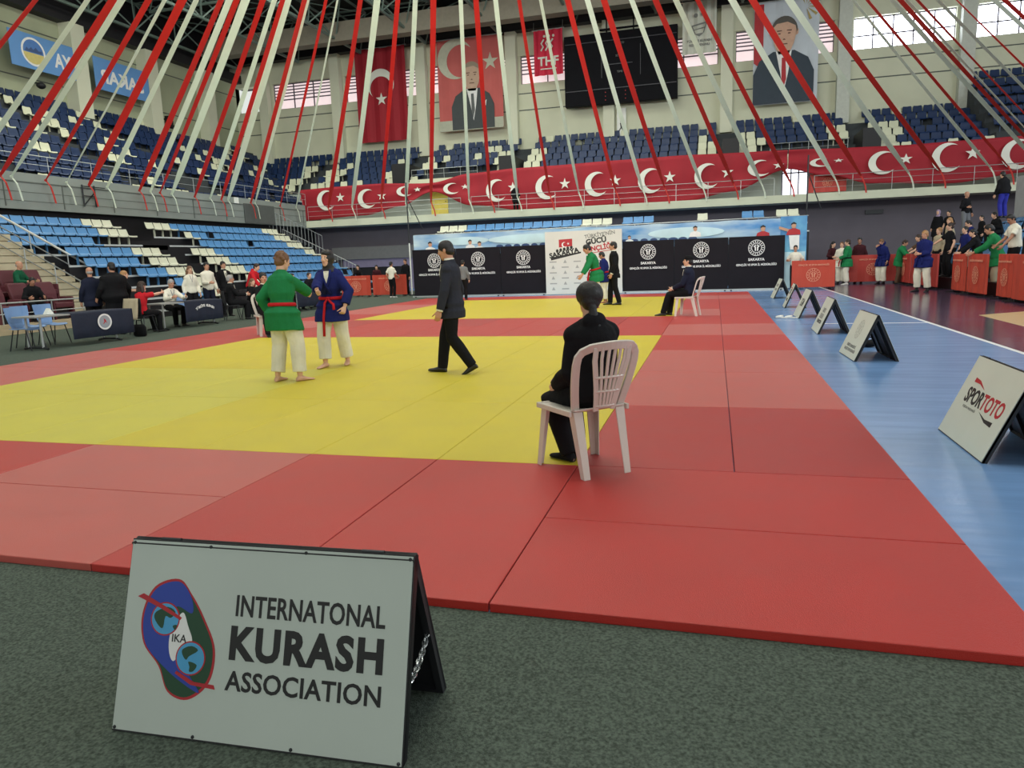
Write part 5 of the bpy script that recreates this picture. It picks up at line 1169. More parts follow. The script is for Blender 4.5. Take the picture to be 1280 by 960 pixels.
# wall frames on the concrete fascia
tag(MB().tube([(-23.93, 19.85, 3.95), (-23.93, 19.85, 4.75)], 0.03, 5).tube([(-23.93, 20.4, 3.95), (-23.93, 20.4, 4.75)], 0.03, 5).bar((-23.93, 19.85, 4.7), (-23.93, 20.9, 4.7), 0.03, 0.03).bar((-23.93, 19.85, 4.35), (-23.93, 20.4, 4.35), 0.03, 0.03).bar((-23.93, 19.85, 4.0), (-23.93, 20.4, 4.5), 0.03, 0.03).build('backboard_bracket', M_steel, None), 'black steel bracket fixed on the grey left balcony front', 'bracket')
tag(MB().b2((-23.98, 29.6, 3.75), (-23.95, 32.2, 4.7)).build('fascia_panel', mat('panel_dark_grey', (84, 88, 86), 0.8), None), 'darker grey panel on the left balcony front', 'panel')
tag(MB().b2((-23.97, 28.85, 4.66), (-23.94, 29.2, 4.95)).build('paper_sign', M_white, None), 'small white paper sign on the left balcony front', 'sign')
# ---------- the people ----------
def F(dx, dy): return math.atan2(-dx, dy)
ST = [(0.11, 0.0, 0.085, 0.15, 0), (-0.11, 0.0, 0.085, -0.15, 0)]
G1 = 'fighters and officials on the mats'
def L2(loc, face, h, w):        # world point -> the figure's own units
    d = Matrix.Rotation(-face, 3, 'Z') @ (V(w) - V(loc)); return tuple(d / (h / 1.75))
# fighter in green, back to the camera, shaking hands
loc, fc, h = (-6.15, 5.05, 0.04), F(0.12, 1), 1.58
person('person in green jacket with red belt, back turned, shaking hands on the yellow mat', loc, fc, h, 'hero', G1, skin='a', hair=('curly', H_brown), top=('kurash', K_green), legs=('baggy', K_white), feet='bare', belt=(K_red, (0.34, 0.30)), female=True, lean=0.10, side=-0.05, twist=-0.12, head=(-0.1, -0.25),
       foot=[(0.17, 0.04, 0.085, 0.5, 0), (-0.13, -0.05, 0.085, -0.1, 0)], hand=[L2(loc, fc, h, (-6.06, 5.62, 1.03)), (-0.25, 0.05, 0.90)], pole=[(0.6, -0.3, -0.6), (-0.4, -0.9, 0)], curl=(0.7, 0.5), palm=[(-1, 0, 0.2), None], build=1.08)
loc, fc, h = (-6.18, 6.28, 0.04), F(0.18, -1), 1.60
person('person in a blue jacket, black headscarf and red belt facing the green-jacketed fighter', loc, fc, h, 'hero', G1, skin='a', hair=('hijab', H_black), top=('kurash', K_blue), legs=('baggy', K_white), feet='bare', inner=K_white, belt=(K_red, (0.55, 0.16)), female=True, lean=0.04, head=(-0.25, 0.0),
       foot=[(0.12, 0.12, 0.085, 0.3, 0), (-0.13, -0.16, 0.085, -0.2, 0)], hand=[L2(loc, fc, h, (-6.06, 5.70, 1.03)), (-0.25, 0.16, 0.90)], pole=[(0.6, -0.4, -0.5), (-0.9, -0.5, 0)], curl=(0.6, 1.0), palm=[(-1, 0, 0.2), (0.6, -0.5, 0)])
h = 1.66
person('referee in a charcoal suit walking to the left across the near yellow mat', (-4.24, 5.79, 0.04), F(-0.97, -0.08), h, 'hero', G1, skin='b', hair=('short', H_black), top=('suit', K_suit), legs=('trousers', K_black), feet='shoes', shoe=M_shoe, inner=K_white, lean=0.03, head=(-0.1, -0.22), pelvis=(0, 0, 0.915),
       foot=[(0.085, 0.20, 0.088, 0.1, 0.06), (-0.10, -0.24, 0.135, -0.1, -0.5)], hand=[(0.27, 0.02, 0.84), (-0.27, 0.10, 0.83)], curl=(0.4, 0.4))
# judge on the near chair
person('judge in black with low ponytail, seated back to camera on white plastic chair', (-1.91, 2.0, 0.04), F(-0.74, 0.67), 1.55, 'hero', G1, skin='a', hair=('pony', H_black), top=('hoodie', K_black), legs=('trousers', K_black), feet='socks', shoe=K_black, female=True, sit=True, pelvis=(0.0, -0.06, 0.565), lean=0.08, twist=-0.28, head=(-0.12, 0.0),
       foot=[(0.06, 0.24, 0.09, 0.1, 0), (-0.06, 0.20, 0.09, -0.1, 0)], hand=[(0.12, 0.24, 0.66), (-0.15, 0.22, 0.60)], pole=[(0.3, -0.5, -1), (-0.15, -0.5, -1)], curl=(0.5, 0.5), build=1.06)
person('judge in a navy suit and dark cap, seated facing left by the far yellow area', (-1.74, 14.1, 0.04), F(-0.97, 0.22), 1.72, 'mid', G1, skin='a', hair=('cap', H_black), top=('suit', K_navy), legs=('trousers', K_black), feet='shoes', inner=K_white, sit=True, pelvis=(0, -0.06, 0.545), lean=0.02, head=(0.1, 0.05),
       foot=[(0.12, 0.42, 0.085, 0.1, 0), (-0.12, 0.50, 0.085, -0.1, 0)], hand=[(0.15, 0.27, 0.62), (-0.15, 0.27, 0.62)])
person('judge in black seated on the chair half hidden by the green-jacketed fighter', (-10.1, 10.5, 0.04), F(0.75, -0.66), 1.68, 'mid', G1, skin='b', hair=('short', H_black), top=('suit', K_black), legs=('trousers', K_black), feet='shoes', inner=K_white, sit=True, pelvis=(0, -0.06, 0.545), foot=[(0.12, 0.44, 0.085, 0.1, 0), (-0.12, 0.38, 0.085, -0.1, 0)], hand=[(0.16, 0.36, 0.66), (-0.16, 0.36, 0.66)])
# far contest area
person('referee in a black suit in profile on the far yellow area', (-3.9, 18.2, 0.04), F(-1, -0.1), 1.80, 'mid', G1, skin='b', hair=('short', H_black), top=('suit', K_black), legs=('trousers', K_black), feet='shoes', inner=K_white, foot=[(0.09, 0.12, 0.085, 0.1, 0), (-0.09, -0.14, 0.085, -0.1, 0)])
person('fighter in a green jacket with a hair bun bowing on the far yellow area', (-4.22, 17.0, 0.04), F(-1, -0.28), 1.78, 'mid', G1, skin='b', hair=('bun', H_black), top=('kurash', K_green), legs=('baggy', K_white), feet='bare', belt=(K_red, (0.4, 0.35)), female=True, lean=0.32, head=(0, -0.35), hand=[(0.2, 0.45, 0.72), (-0.24, 0.5, 0.72)])
person('fighter in a blue jacket behind the black-suited referee on the far yellow area', (-4.28, 19.1, 0.04), F(-1, 0.1), 1.55, 'far', G1, skin='c', hair=('short', H_black), top=('kurash', K_blue), legs=('baggy', K_white), feet='bare', belt=(K_red, (0.3, 0.3)), lean=0.12, head=(0, -0.3))
person('person in black behind the charcoal-suited referee, by the dark backdrop', (-9.95, 22.4, 0.04), F(-0.2, 1), 1.45, 'far', G1, hair=('short', H_black), top=('shirt', K_grey), legs=('trousers', K_black))
# by the orange barriers
G2 = 'people by the orange barriers'
person('man in a white shirt and black trousers, back turned, at the orange barriers', (-14.5, 26.1, 0), F(0.25, 1), 1.55, 'far', G2, skin='b', hair=('short', H_black), top=('tee', K_white), legs=('trousers', K_black), shoe=M_shoew, hand=[(0.18, 0.3, 1.0), (-0.22, 0.05, 0.9)])
person('person in black behind the orange barrier, next to the man in white', (-14.75, 28.2, 0), F(-0.2, -1), 1.66, 'far', G2, skin='b', hair=('short', H_dark), top=('hoodie', K_black), legs=('trousers', K_black))
person('dark-haired person in black leaning over the orange barrier by the stairwell', (-17.0, 28.0, 0), F(0.2, -1), 1.5, 'far', G2, hair=('long', H_black), top=('hoodie', K_black), legs=('trousers', K_black), lean=0.4, hand=[(0.25, 0.5, 1.0), (-0.2, 0.5, 1.0)])
person('person in maroon behind the orange barrier by the stairwell', (-16.2, 28.2, 0), F(0.4, -1), 1.45, 'far', G2, hair=('short', H_black), top=('hoodie', K_maroon), legs=('trousers', K_black), lean=0.3)
person('person in black standing on the far balcony behind the rail', (-11.5, 35.9, 4.05), F(0.2, -1), 1.45, 'far', None, hair=('short', H_black), top=('coat', K_black), legs=('trousers', K_black))
# officials at the tables
G3 = 'officials and coaches at the tables'
person('bald man in a dark jacket standing left of the broad man in black', (-15.05, 11.0, 0.004), F(-0.9, 0.6), 1.60, 'far', G3, skin='b', hair=('bald', H_grey), top=('suit', K_navy), legs=('trousers', K_black))
person('broad man in a long black coat, back turned, behind the emblem table', (-14.6, 11.2, 0.004), F(-1, 0.35), 1.70, 'mid', G3, skin='b', hair=('short', H_black), top=('coat', K_black), legs=('trousers', K_black), build=1.5, hand=[(0.36, 0.12, 0.9), (-0.36, 0.12, 0.9)])
person('fair-haired woman in a dark top, arm raised, right of the broad man in black', (-15.2, 12.15, 0.004), F(0.6, 0.8), 1.50, 'far', G3, hair=('long', H_fair), top=('tee', K_black), legs=('trousers', K_black), female=True, hand=[(0.3, 0.35, 1.15), None])
person('woman in a red t-shirt seated and reaching across the lettered table', (-14.08, 11.4, 0.004), F(0.05, 1), 1.60, 'mid', G3, hair=('long', H_dark), top=('tee', K_red), legs=('trousers', K_black), female=True, sit=True, pelvis=(0, -0.02, 0.54), lean=0.16, foot=[(0.12, 0.42, 0.085, 0.1, 0), (-0.12, 0.48, 0.085, -0.1, 0)], hand=[(0.12, 0.66, 1.02), (-0.25, 0.55, 0.95)])
person('man in a white jacket seated behind the lettered table, leaning on it', (-15.0, 13.4, 0.004), F(1, -0.35), 1.62, 'mid', G3, skin='b', hair=('short', H_grey), top=('shirt', K_white), legs=('trousers', K_black), sit=True, pelvis=(0, 0, 0.54), lean=0.22, head=(0, -0.15), foot=[(0.12, 0.4, 0.085, 0.1, 0), (-0.12, 0.4, 0.085, -0.1, 0)], hand=[(0.2, 0.5, 0.82), (-0.2, 0.5, 0.82)], lanyard=True)
person('reddish-haired woman in a white polo shirt standing behind the lettered table', (-15.6, 15.0, 0.004), F(1, -0.6), 1.58, 'mid', G3, hair=('long', H_brown), top=('shirt', K_white), legs=('trousers', K_black), female=True, lanyard=True)
person('man in a white shirt standing beside the reddish-haired woman', (-15.7, 15.85, 0.004), F(1, -0.4), 1.68, 'mid', G3, skin='b', hair=('short', H_black), top=('shirt', K_white), legs=('trousers', K_navy), hand=[(0.1, 0.3, 1.1), None])
person('man in an open dark suit and white shirt standing behind the officials', (-15.65, 16.55, 0.004), F(1, -0.5), 1.70, 'mid', G3, skin='b', hair=('short', H_black), top=('suit', K_black), legs=('trousers', K_black), inner=K_white)
person('person in a red and white tracksuit top bending forward behind the officials', (-15.3, 17.35, 0.004), F(1, 0.1), 1.66, 'far', G3, hair=('short', H_dark), top=('hoodie', K_red), legs=('trousers', K_black), lean=0.42, head=(0, -0.2), hand=[(0.2, 0.5, 0.85), (-0.2, 0.5, 0.85)])
person('grey-haired man in a black suit seated in front of the standing officials', (-14.3, 15.0, 0.004), F(0.7, 0.7), 1.66, 'mid', G3, skin='b', hair=('short', H_grey), top=('suit', K_black), legs=('trousers', K_black), inner=K_white, sit=True, pelvis=(0, 0, 0.54), foot=[(0.12, 0.42, 0.085, 0.1, 0), (-0.12, 0.42, 0.085, -0.1, 0)], hand=[(0.1, 0.42, 0.75), (-0.1, 0.42, 0.75)])
blue_chair(-14.3, 15.0, F(0.7, 0.7), 'dark stacking chair under the grey-haired man in black', mat('chair_shell_dark', (40, 40, 46), 0.5))
person('seated woman with red hair beside the grey-haired man in black', (-14.3, 15.9, 0.004), F(1, -0.2), 1.5, 'far', G3, hair=('long', H_brown), top=('shirt', K_black), legs=('trousers', K_black), female=True, sit=True, pelvis=(0, 0, 0.54), lean=0.2, foot=[(0.12, 0.42, 0.085, 0.1, 0), (-0.12, 0.42, 0.085, -0.1, 0)], hand=[(0.1, 0.42, 0.75), (-0.1, 0.42, 0.75)])
blue_chair(-14.3, 15.9, F(1, -0.2), 'dark stacking chair under the seated woman with red hair', mat('chair_shell_dark', (40, 40, 46), 0.5))
for x, y, hr, tp, lab in ((-15.1, 18.6, ('hijab', K_grey), K_black, 'seated person in a grey headscarf between the two near fighters'), (-15.1, 19.35, ('short', H_black), K_red, 'seated person in a red top just left of the blue-jacketed fighter'), (-15.2, 20.6, ('short', H_dark), K_black, 'seated person in black behind the blue-jacketed fighter')):
    person(lab, (x, y, 0.004), F(1, -0.4), 1.6, 'far', G3, hair=hr, top=('shirt', tp), legs=('trousers', K_black), sit=True, pelvis=(0, 0, 0.54), lean=0.1, foot=[(0.12, 0.42, 0.085, 0.1, 0), (-0.12, 0.42, 0.085, -0.1, 0)], hand=[(0.15, 0.42, 0.72), (-0.15, 0.42, 0.72)])
    blue_chair(x, y, F(1, -0.4), 'dark stacking chair under the ' + lab.split(' just')[0].split(' between')[0].split(' behind')[0], mat('chair_shell_dark', (40, 40, 46), 0.5))
# burgundy armchairs
person('man in a green tracksuit top seated in the burgundy armchairs', (-19.45, 12.9, 0.60), F(1, 0.3), 1.62, 'far', 'people in the burgundy armchairs', skin='b', hair=('bald', H_grey), top=('shirt', K_dkgreen), legs=('trousers', K_black), sit=True, pelvis=(0, 0, 0.56), lean=0.15, foot=[(0.15, 0.42, 0.085, 0.1, 0), (-0.12, 0.46, 0.085, -0.1, 0)], hand=[(0.2, 0.42, 0.75), (-0.2, 0.42, 0.75)])
person('dark-clothed man slumped in the front burgundy armchair', (-18.5, 12.42, 0.25), F(1, -0.4), 1.55, 'far', 'people in the burgundy armchairs', skin='c', hair=('short', H_black), top=('hoodie', K_black), legs=('trousers', K_black), sit=True, pelvis=(0, 0.02, 0.53), lean=0.25, head=(0, -0.2), foot=[(0.15, 0.42, 0.085, 0.1, 0), (-0.12, 0.46, 0.085, -0.1, 0)], hand=[(0.2, 0.42, 0.7), (-0.2, 0.42, 0.7)])
# spectators and athletes at the right
G4 = 'spectators and athletes at the right-hand barriers'
def R(label, x, y, z, face, h, **k): return person(label, (x, y, z), face, h, k.pop('lod', 'far'), G4, **k)
W = -PI / 2 * -1     # facing -x
R('man in a white t-shirt leaning on the orange barrier by the banner end', 1.66, 25.5, 0, F(-0.1, -1), 1.60, skin='b', hair=('short', H_black), top=('tee', K_white), legs=('trousers', K_black), lean=0.1, hand=[(0.25, 0.2, 1.14), (-0.25, 0.2, 1.14)])
R('dark-haired woman in maroon leaning on the orange barrier', 3.4, 29.4, 0, F(0.6, -0.8), 1.72, hair=('long', H_black), top=('shirt', K_maroon), legs=('trousers', K_black), female=True, lean=0.15, hand=[(0.3, 0.4, 1.1), (-0.1, 0.45, 1.1)])
R('person in a white jacket behind the green-jacketed fighter at the barriers', 3.72, 28.9, 0, F(-0.3, -1), 1.68, hair=('short', H_brown), top=('kurash', K_white), legs=('baggy', K_white), belt=(K_red, (0.3, 0.3)))
R('fighter in a green jacket and white trousers standing before the red barrier', 3.85, 28.3, 0, F(-0.8, 0.2), 1.76, lod='mid', hair=('short', H_dark), top=('kurash', K_green), legs=('baggy', K_white), belt=(K_black, (0.3, 0.3)), hand=[(0.2, 0.3, 1.02), (-0.2, 0.3, 1.0)], feet='shoes', shoe=M_shoew)
R('man in a dark maroon shirt behind the red barrier', 4.5, 29.7, 0, F(-0.3, -1), 1.84, skin='c', hair=('short', H_black), top=('shirt', K_maroon), legs=('trousers', K_black))
R('fighter in a blue jacket and white trousers with a hand at the face', 5.05, 28.2, 0, F(-0.6, -0.7), 1.74, lod='mid', skin='b', hair=('short', H_brown), top=('kurash', K_blue), legs=('baggy', K_white), belt=(K_blue, (0.3, 0.3)), lean=0.1, head=(0, -0.25), hand=[(0.06, 0.2, 1.48), None], feet='shoes')
R('fighter in a green jacket stretching an arm over the corner barrier', 5.55, 27.9, 0, F(0.7, -0.4), 1.70, lod='mid', skin='b', hair=('short', H_dark), top=('kurash', K_green), legs=('trousers', K_brown), lean=0.3, head=(0, -0.2), hand=[(0.2, 0.55, 1.05), (-0.15, 0.5, 1.05)])
R('woman in a dark top stretching bare arms over the side barrier', 6.35, 28.0, 0.0, F(-1, -0.2), 1.86, hair=('long', H_dark), top=('tee', K_brown), legs=('trousers', K_black), female=True, lean=0.2, hand=[(0.2, 0.55, 1.05), (-0.2, 0.55, 1.05)])
R('person in a dark green jacket behind the woman with bare arms', 6.75, 29.3, 0.36, F(-1, -0.1), 1.66, hair=('short', H_dark), top=('hoodie', K_dkgreen), legs=('trousers', K_black))
R('person in white with brown hair behind the blue-jacketed fighter with folded hands', 6.45, 26.3, 0.36, F(-1, -0.6), 1.66, hair=('curly', H_fair), top=('shirt', K_khaki), legs=('trousers', K_black))
R('fair-haired person higher up behind the blue-jacketed fighter', 7.2, 27.9, 0.73, F(-1, -0.3), 1.68, hair=('long', H_fair), top=('shirt', K_khaki), legs=('trousers', K_black), female=True)
R('fighter in a blue jacket and white trousers, hands folded, before the side barrier', 5.05, 22.4, 0, F(-0.75, -0.65), 1.88, lod='mid', skin='b', hair=('short', H_fair), top=('kurash', K_blue), legs=('baggy', K_white), belt=(K_blue, (0.3, 0.25)), hand=[(0.06, 0.26, 1.10), (-0.06, 0.28, 1.08)], feet='shoes', foot=[(0.16, 0, 0.085, 0.3, 0), (-0.16, 0.0, 0.085, -0.3, 0)], build=1.1)
R('woman in a black t-shirt standing, bare arm on the rail past the step gap', 6.35, 24.7, 0.36, F(-1, -0.25), 1.78, lod='mid', hair=('bun', H_dark), top=('tee', K_black), legs=('trousers', K_black), female=True, head=(-0.3, 0.1), hand=[(0.2, 0.42, 1.05), None])
R('woman in a lilac headscarf and black coat high up by the dark wall', 8.0, 32.5, 1.3, F(-0.6, -0.8), 1.60, hair=('hijab', K_purple), top=('coat', K_black), legs=('trousers', K_black), inner=K_white, female=True)
R('boy in black high up by the dark wall', 8.0, 31.0, 1.25, F(-0.8, -0.6), 1.54, hair=('short', H_black), top=('tee', K_black), legs=('trousers', K_black))
R('grey-haired man in a black shirt on the upper steps, hand on the rail', 8.35, 30.2, 1.75, F(0.5, -0.8), 1.70, lod='mid', skin='b', hair=('bald', H_grey), top=('shirt', K_black), legs=('trousers', K_grey), hand=[(0.25, 0.3, 1.1), None])
R('boy in a royal blue top turned to the girl in the black hoodie', 6.6, 24.0, 0.36, F(-0.9, -0.3), 1.62, hair=('short', H_black), top=('tee', K_blue), legs=('trousers', K_black))
R('person in a royal blue jacket bowing the head behind the girl in the hoodie', 6.95, 24.5, 0.55, F(-0.8, 0.3), 1.66, hair=('short', H_black), top=('kurash', K_blue), legs=('baggy', K_white), head=(0.3, -0.4), lean=0.15, belt=(K_blue, (0.3, 0.3)))
R('girl in a black hoodie leaning forward left of the green-jacketed man', 6.4, 22.1, 0.20, F(-1, 0.1), 1.68, lod='mid', hair=('lowbun', H_black), top=('hoodie', K_black), legs=('trousers', K_black), female=True, lean=0.25, hand=[(0.2, 0.5, 1.0), (-0.2, 0.5, 1.0)])
R('man in a green jacket leaning both arms over the red side barrier', 6.35, 20.3, 0.0, F(-1, 0.35), 1.98, lod='mid', skin='b', hair=('short', H_black), top=('kurash', K_green), legs=('trousers', K_khaki), lean=0.3, head=(0, -0.25), hand=[(0.2, 0.52, 1.02), (-0.22, 0.52, 1.02)], feet='shoes')
R('bearded man in a white t-shirt looking down behind the side barrier', 6.5, 19.6, 0.36, F(-0.95, -0.1), 1.82, lod='mid', skin='c', hair=('short', H_black), top=('tee', K_white), legs=('trousers', K_black), lean=0.15, head=(0.2, -0.45), hand=[(0.2, 0.35, 0.95), (-0.2, 0.4, 0.9)], build=1.15)
R('person in black cut by the right frame edge behind the barrier', 6.4, 18.5, 0.2, F(-1, 0.2), 1.70, skin='b', hair=('short', H_fair), top=('tee', K_black), legs=('trousers', K_black))
R('dark-haired child seated above the bowed person in blue', 7.9, 26.8, 1.1, F(-1, -0.2), 1.30, hair=('short', H_black), top=('shirt', K_black), legs=('trousers', K_black))
R('person in black seated with a grey bundle higher in the stand', 8.0, 25.4, 1.3, F(-1, -0.3), 1.5, hair=('short', H_black), top=('hoodie', K_black), legs=('trousers', K_black), sit=True, pelvis=(0, 0, 0.56), lean=0.4, foot=[(0.12, 0.4, 0.085, 0.1, 0), (-0.12, 0.4, 0.085, -0.1, 0)], hand=[(0.2, 0.4, 0.75), (-0.2, 0.4, 0.75)])
R('person in a black jacket and blue trousers at the top of the stand', 8.85, 27.8, 2.3, F(-0.4, 0.8), 1.66, hair=('short', H_black), top=('hoodie', K_black), legs=('trousers', cloth('cloth_bright_blue', (48, 52, 150))), lean=0.2, build=1.2)
RIB = [('r', -23.85, 13.6, 4.75, 1.2), ('w', -23.85, 15.5, 4.75, 1), ('r', -23.85, 16.55, 4.75, 1.1), ('w', -23.85, 16.95, 4.75, 1), ('r', -23.85, 18.25, 4.75, 0.9), ('w', -23.85, 19.1, 4.75, 1.1), ('r', -23.85, 20.1, 4.75, 1.1), ('w', -23.85, 20.95, 4.75, 0.85), ('r', -23.85, 22.6, 4.75, 1.1), ('w', -23.85, 23.2, 4.75, 0.9), ('r', -23.85, 23.75, 4.75, 0.9), ('w', -23.85, 24.45, 4.75, 1.1), ('r', -23.85, 25.9, 4.75, 1), ('w', -23.85, 26.95, 4.75, 0.8), ('r', -23.85, 27.75, 4.75, 0.8), ('w', -23.85, 28.25, 4.75, 1.1), ('r', -23.85, 30.05, 4.75, 0.8), ('w', -23.85, 30.4, 4.75, 0.6), ('r', -23.85, 32.65, 4.75, 0.5), ('w', -23.85, 34.2, 4.75, 0.6), ('r', -22.45, 35.3, 4.72, 1), ('w', -20.95, 35.3, 4.72, 1.1), ('r', -19.15, 35.3, 4.72, 0.8), ('w', -17.65, 35.3, 4.72, 0.9), ('r', -16.15, 35.3, 4.72, 1), ('w', -13.95, 35.3, 4.72, 0.7), ('r', -12.75, 35.3, 4.72, 0.9), ('w', -11.25, 35.3, 4.72, 0.8), ('r', -9.5, 35.3, 4.72, 0.8), ('w', -7.95, 35.3, 4.72, 0.7), ('r', -6.05, 35.3, 4.72, 0.9), ('w', -4.7, 35.3, 4.72, 0.9), ('r', -3.6, 35.3, 4.72, 1), ('w', -1.8, 35.3, 4.72, 0.8), ('r', -0.3, 35.3, 4.72, 1.1), ('w', 0.95, 35.3, 4.72, 1), ('r', 2.25, 35.3, 4.72, 1), ('w', 4.25, 35.3, 4.72, 1), ('r', 5.4, 35.3, 4.72, 1), ('w', 7.4, 35.3, 4.72, 1), ('r', 8.7, 35.3, 4.72, 1), ('w', 10.7, 35.3, 4.72, 1), ('r', 11.4, 35.3, 4.72, 0.6), ('w', 12.6, 35.3, 4.72, 0.9), ('r', 13.0, 35.3, 4.72, 0.8), ('w', 13.3, 35.3, 4.72, 0.7), ('r', 13.8, 35.3, 4.72, 0.7), ('w', 14.75, 35.3, 4.72, 0.7), ('r', 15.6, 35.3, 4.72, 1), ('w', 17.25, 35.3, 4.72, 0.6), ('r', 17.7, 35.3, 4.72, 0.6)]# ---------- ribbons: a fan of red and white streamers from the roof centre to the balcony edge ----------

M_rr = mat('ribbon_red', (226, 80, 70), 0.6, 0.05, 3, 0.1, 30); M_rw = mat('ribbon_white', (236, 242, 230), 0.6, 0.04, 3, 0.1, 30)
for q, c in ((M_rr, (226, 80, 70)), (M_rw, (236, 242, 230))):
    nt = q.node_tree; tr = nt.nodes.new('ShaderNodeBsdfTranslucent'); tr.inputs[0].default_value = (*lin(c), 1); mx = nt.nodes.new('ShaderNodeMixShader'); mx.inputs[0].default_value = 0.5
    b = nt.nodes['Principled BSDF']; nt.links.new(b.outputs[0], mx.inputs[1]); nt.links.new(tr.outputs[0], mx.inputs[2]); nt.links.new(mx.outputs[0], nt.nodes['Material Output'].inputs[0])
APEX = V((-5.94, 11.7, 14.75))
rr = random.Random(5); cnt = {'r': 0, 'w': 0}
for i, (c, x, y, z, w) in enumerate(RIB):
    E = V((x, y, z)); d = (E - APEX); L = d.length; u = d.normalized(); left = x < -23.5 and y < 35
    A = APEX + V((d.x, d.y, 0)).normalized() * 0.45
    side0 = u.cross(V((0, 0, 1))).normalized(); up0 = side0.cross(u)
    N = 26; rg = []; tw = rr.uniform(-0.5, 0.5); W = 0.105 * w
    for k in range(N + 1):
        t = k / N; p = A.lerp(E, t) - V((0, 0, 0.12 * math.sin(PI * t))); a = tw + 0.35 * math.sin(t * 3 + i) + (0.8 * max(0, t - 0.9) * 10 if False else 0)
        sd = side0 * math.cos(a) + up0 * math.sin(a); nn = u.cross(sd); ww = W * (1 if t < 0.93 else 1 - 0.6 * (t - 0.93) / 0.07)
        rg.append([p + sd * ww - nn * 0.003, p + sd * ww + nn * 0.003, p - sd * ww + nn * 0.003, p - sd * ww - nn * 0.003])
    cnt[c] += 1
    r = root('ribbon', E, 0, '%s ribbon of the overhead fan, %s %s one counted from the left frame edge' % ('red' if c == 'r' else 'white', nth(cnt[c]), 'red' if c == 'r' else 'white'), 'ribbon', 'red and white ribbons fanned from the roof')
    m = MB(); m.loft([[q - E for q in g] for g in rg]); m.build('streamer', M_rr if c == 'r' else M_rw, r)
    t = MB(); out = V((1, 0, 0)) if left else V((0, -1, 0)); al = V((0, 1, 0)) if left else V((1, 0, 0))
    pts = [V((0, 0, 0)), out * 0.08 + al * 0.10 - V((0, 0, 0.22)), out * 0.05 + al * 0.20 - V((0, 0, 0.5)), out * 0.06 + al * 0.24 - V((0, 0, 0.78))]
    t.loft([[p + al * 0.035 - out * .003, p + al * 0.035 + out * .003, p - al * 0.035 + out * .003, p - al * 0.035 - out * .003] for p in pts]).ell((0, 0, 0), (0.05, 0.05, 0.05), 8, 6)
    t.build('loose_end', M_rr if c == 'r' else M_rw, r)
r = root('ribbon_ring', APEX, 0, 'ring under the roof where all the ribbons gather', 'ring'); MB().tube([(0.5 * math.cos(2 * PI * k / 24), 0.5 * math.sin(2 * PI * k / 24), 0.02) for k in range(24)], 0.04, 8, closed=True).build('hoop', M_steel, r)
for k in range(3): MB().tube([(0.5 * math.cos(2 * PI * k / 3), 0.5 * math.sin(2 * PI * k / 3), 0.02), (0, 0, 2.8)], 0.01, 5).build('cable', M_steel, r)

# ---------- lower bleachers ----------
M_sb1 = mat('bleacher_seat_blue', (84, 138, 188), 0.38, 0.07, 4); M_sb2 = mat('bleacher_seat_cream', (206, 208, 188), 0.4, 0.04, 4)
M_nose = mat('nosing_white', (196, 202, 204), 0.5)
def seat_shape(w):
    m = MB(); rg = []
    # profile from the front lip, over the pan, up the low back (faces +x)
    for x, z, ww in ((0.24, 0.30, 0.98), (0.22, 0.345, 1.0), (0.05, 0.335, 1.0), (-0.12, 0.345, 1.0), (-0.18, 0.40, 0.99), (-0.23, 0.54, 0.97), (-0.25, 0.60, 0.93), (-0.265, 0.605, 0.92)):
        rg.append([V((x, a * w / 2 * ww, z + 0.012 * a * a)) for a in (-1, -0.5, 0, 0.5, 1)] + [V((x - 0.012, a * w / 2 * ww, z + 0.012 * a * a - 0.018)) for a in (1, 0.5, 0, -0.5, -1)])
    m.loft(rg); m.bar((0.0, 0, 0.0), (0.0, 0, 0.33), 0.06, 0.05)
    return m
def proto_seat(name, m, w, fn=None):
    o = (fn or seat_shape)(w).build(name, m, None, smooth=False); return o
pb = proto_seat('bleacher_seat', M_sb1, 0.435); pc = proto_seat('bleacher_seat', M_sb2, 0.435)
used = set()
def put(proto, loc, rz, label, group, cat='seat'):
    if proto.name not in used: o = proto; used.add(proto.name)
    else: o = proto.copy(); COL.objects.link(o)
    o.location = loc; o.rotation_euler = (0, 0, rz); tag(o, label, cat, group); return o
m = MB(); ns = MB()
FL = lambda i: 2.85 - 0.375 * i
for i in range(8):
    x0 = -23.75 + 0.7 * i; y0 = 13.0 if i < 3 else 16.0 + 0.0 * i
    m.b2((x0, y0, 0), (x0 + 0.7, 33.0, FL(i)))
    for ya, yb in ((y0, 20.75), (22.2, 33)): ns.b2((x0 + 0.68, ya, FL(i) - 0.05), (x0 + 0.715, yb, FL(i) + 0.012))
    m.b2((x0 + 0.35, 20.8, FL(i)), (x0 + 0.7, 22.1, FL(i) - 0.18))
struct('floor_bleacher', m, M_black); struct('trim_6', ns, M_nose)
rr = random.Random(11)
GAP = {(2, 'a'): (15.0, 16.5, 17.6, 20.3), (3, 'a'): (19.1, 19.6), (5, 'a'): (18.4, 20.0), (4, 'a'): (18.9, 19.3)}
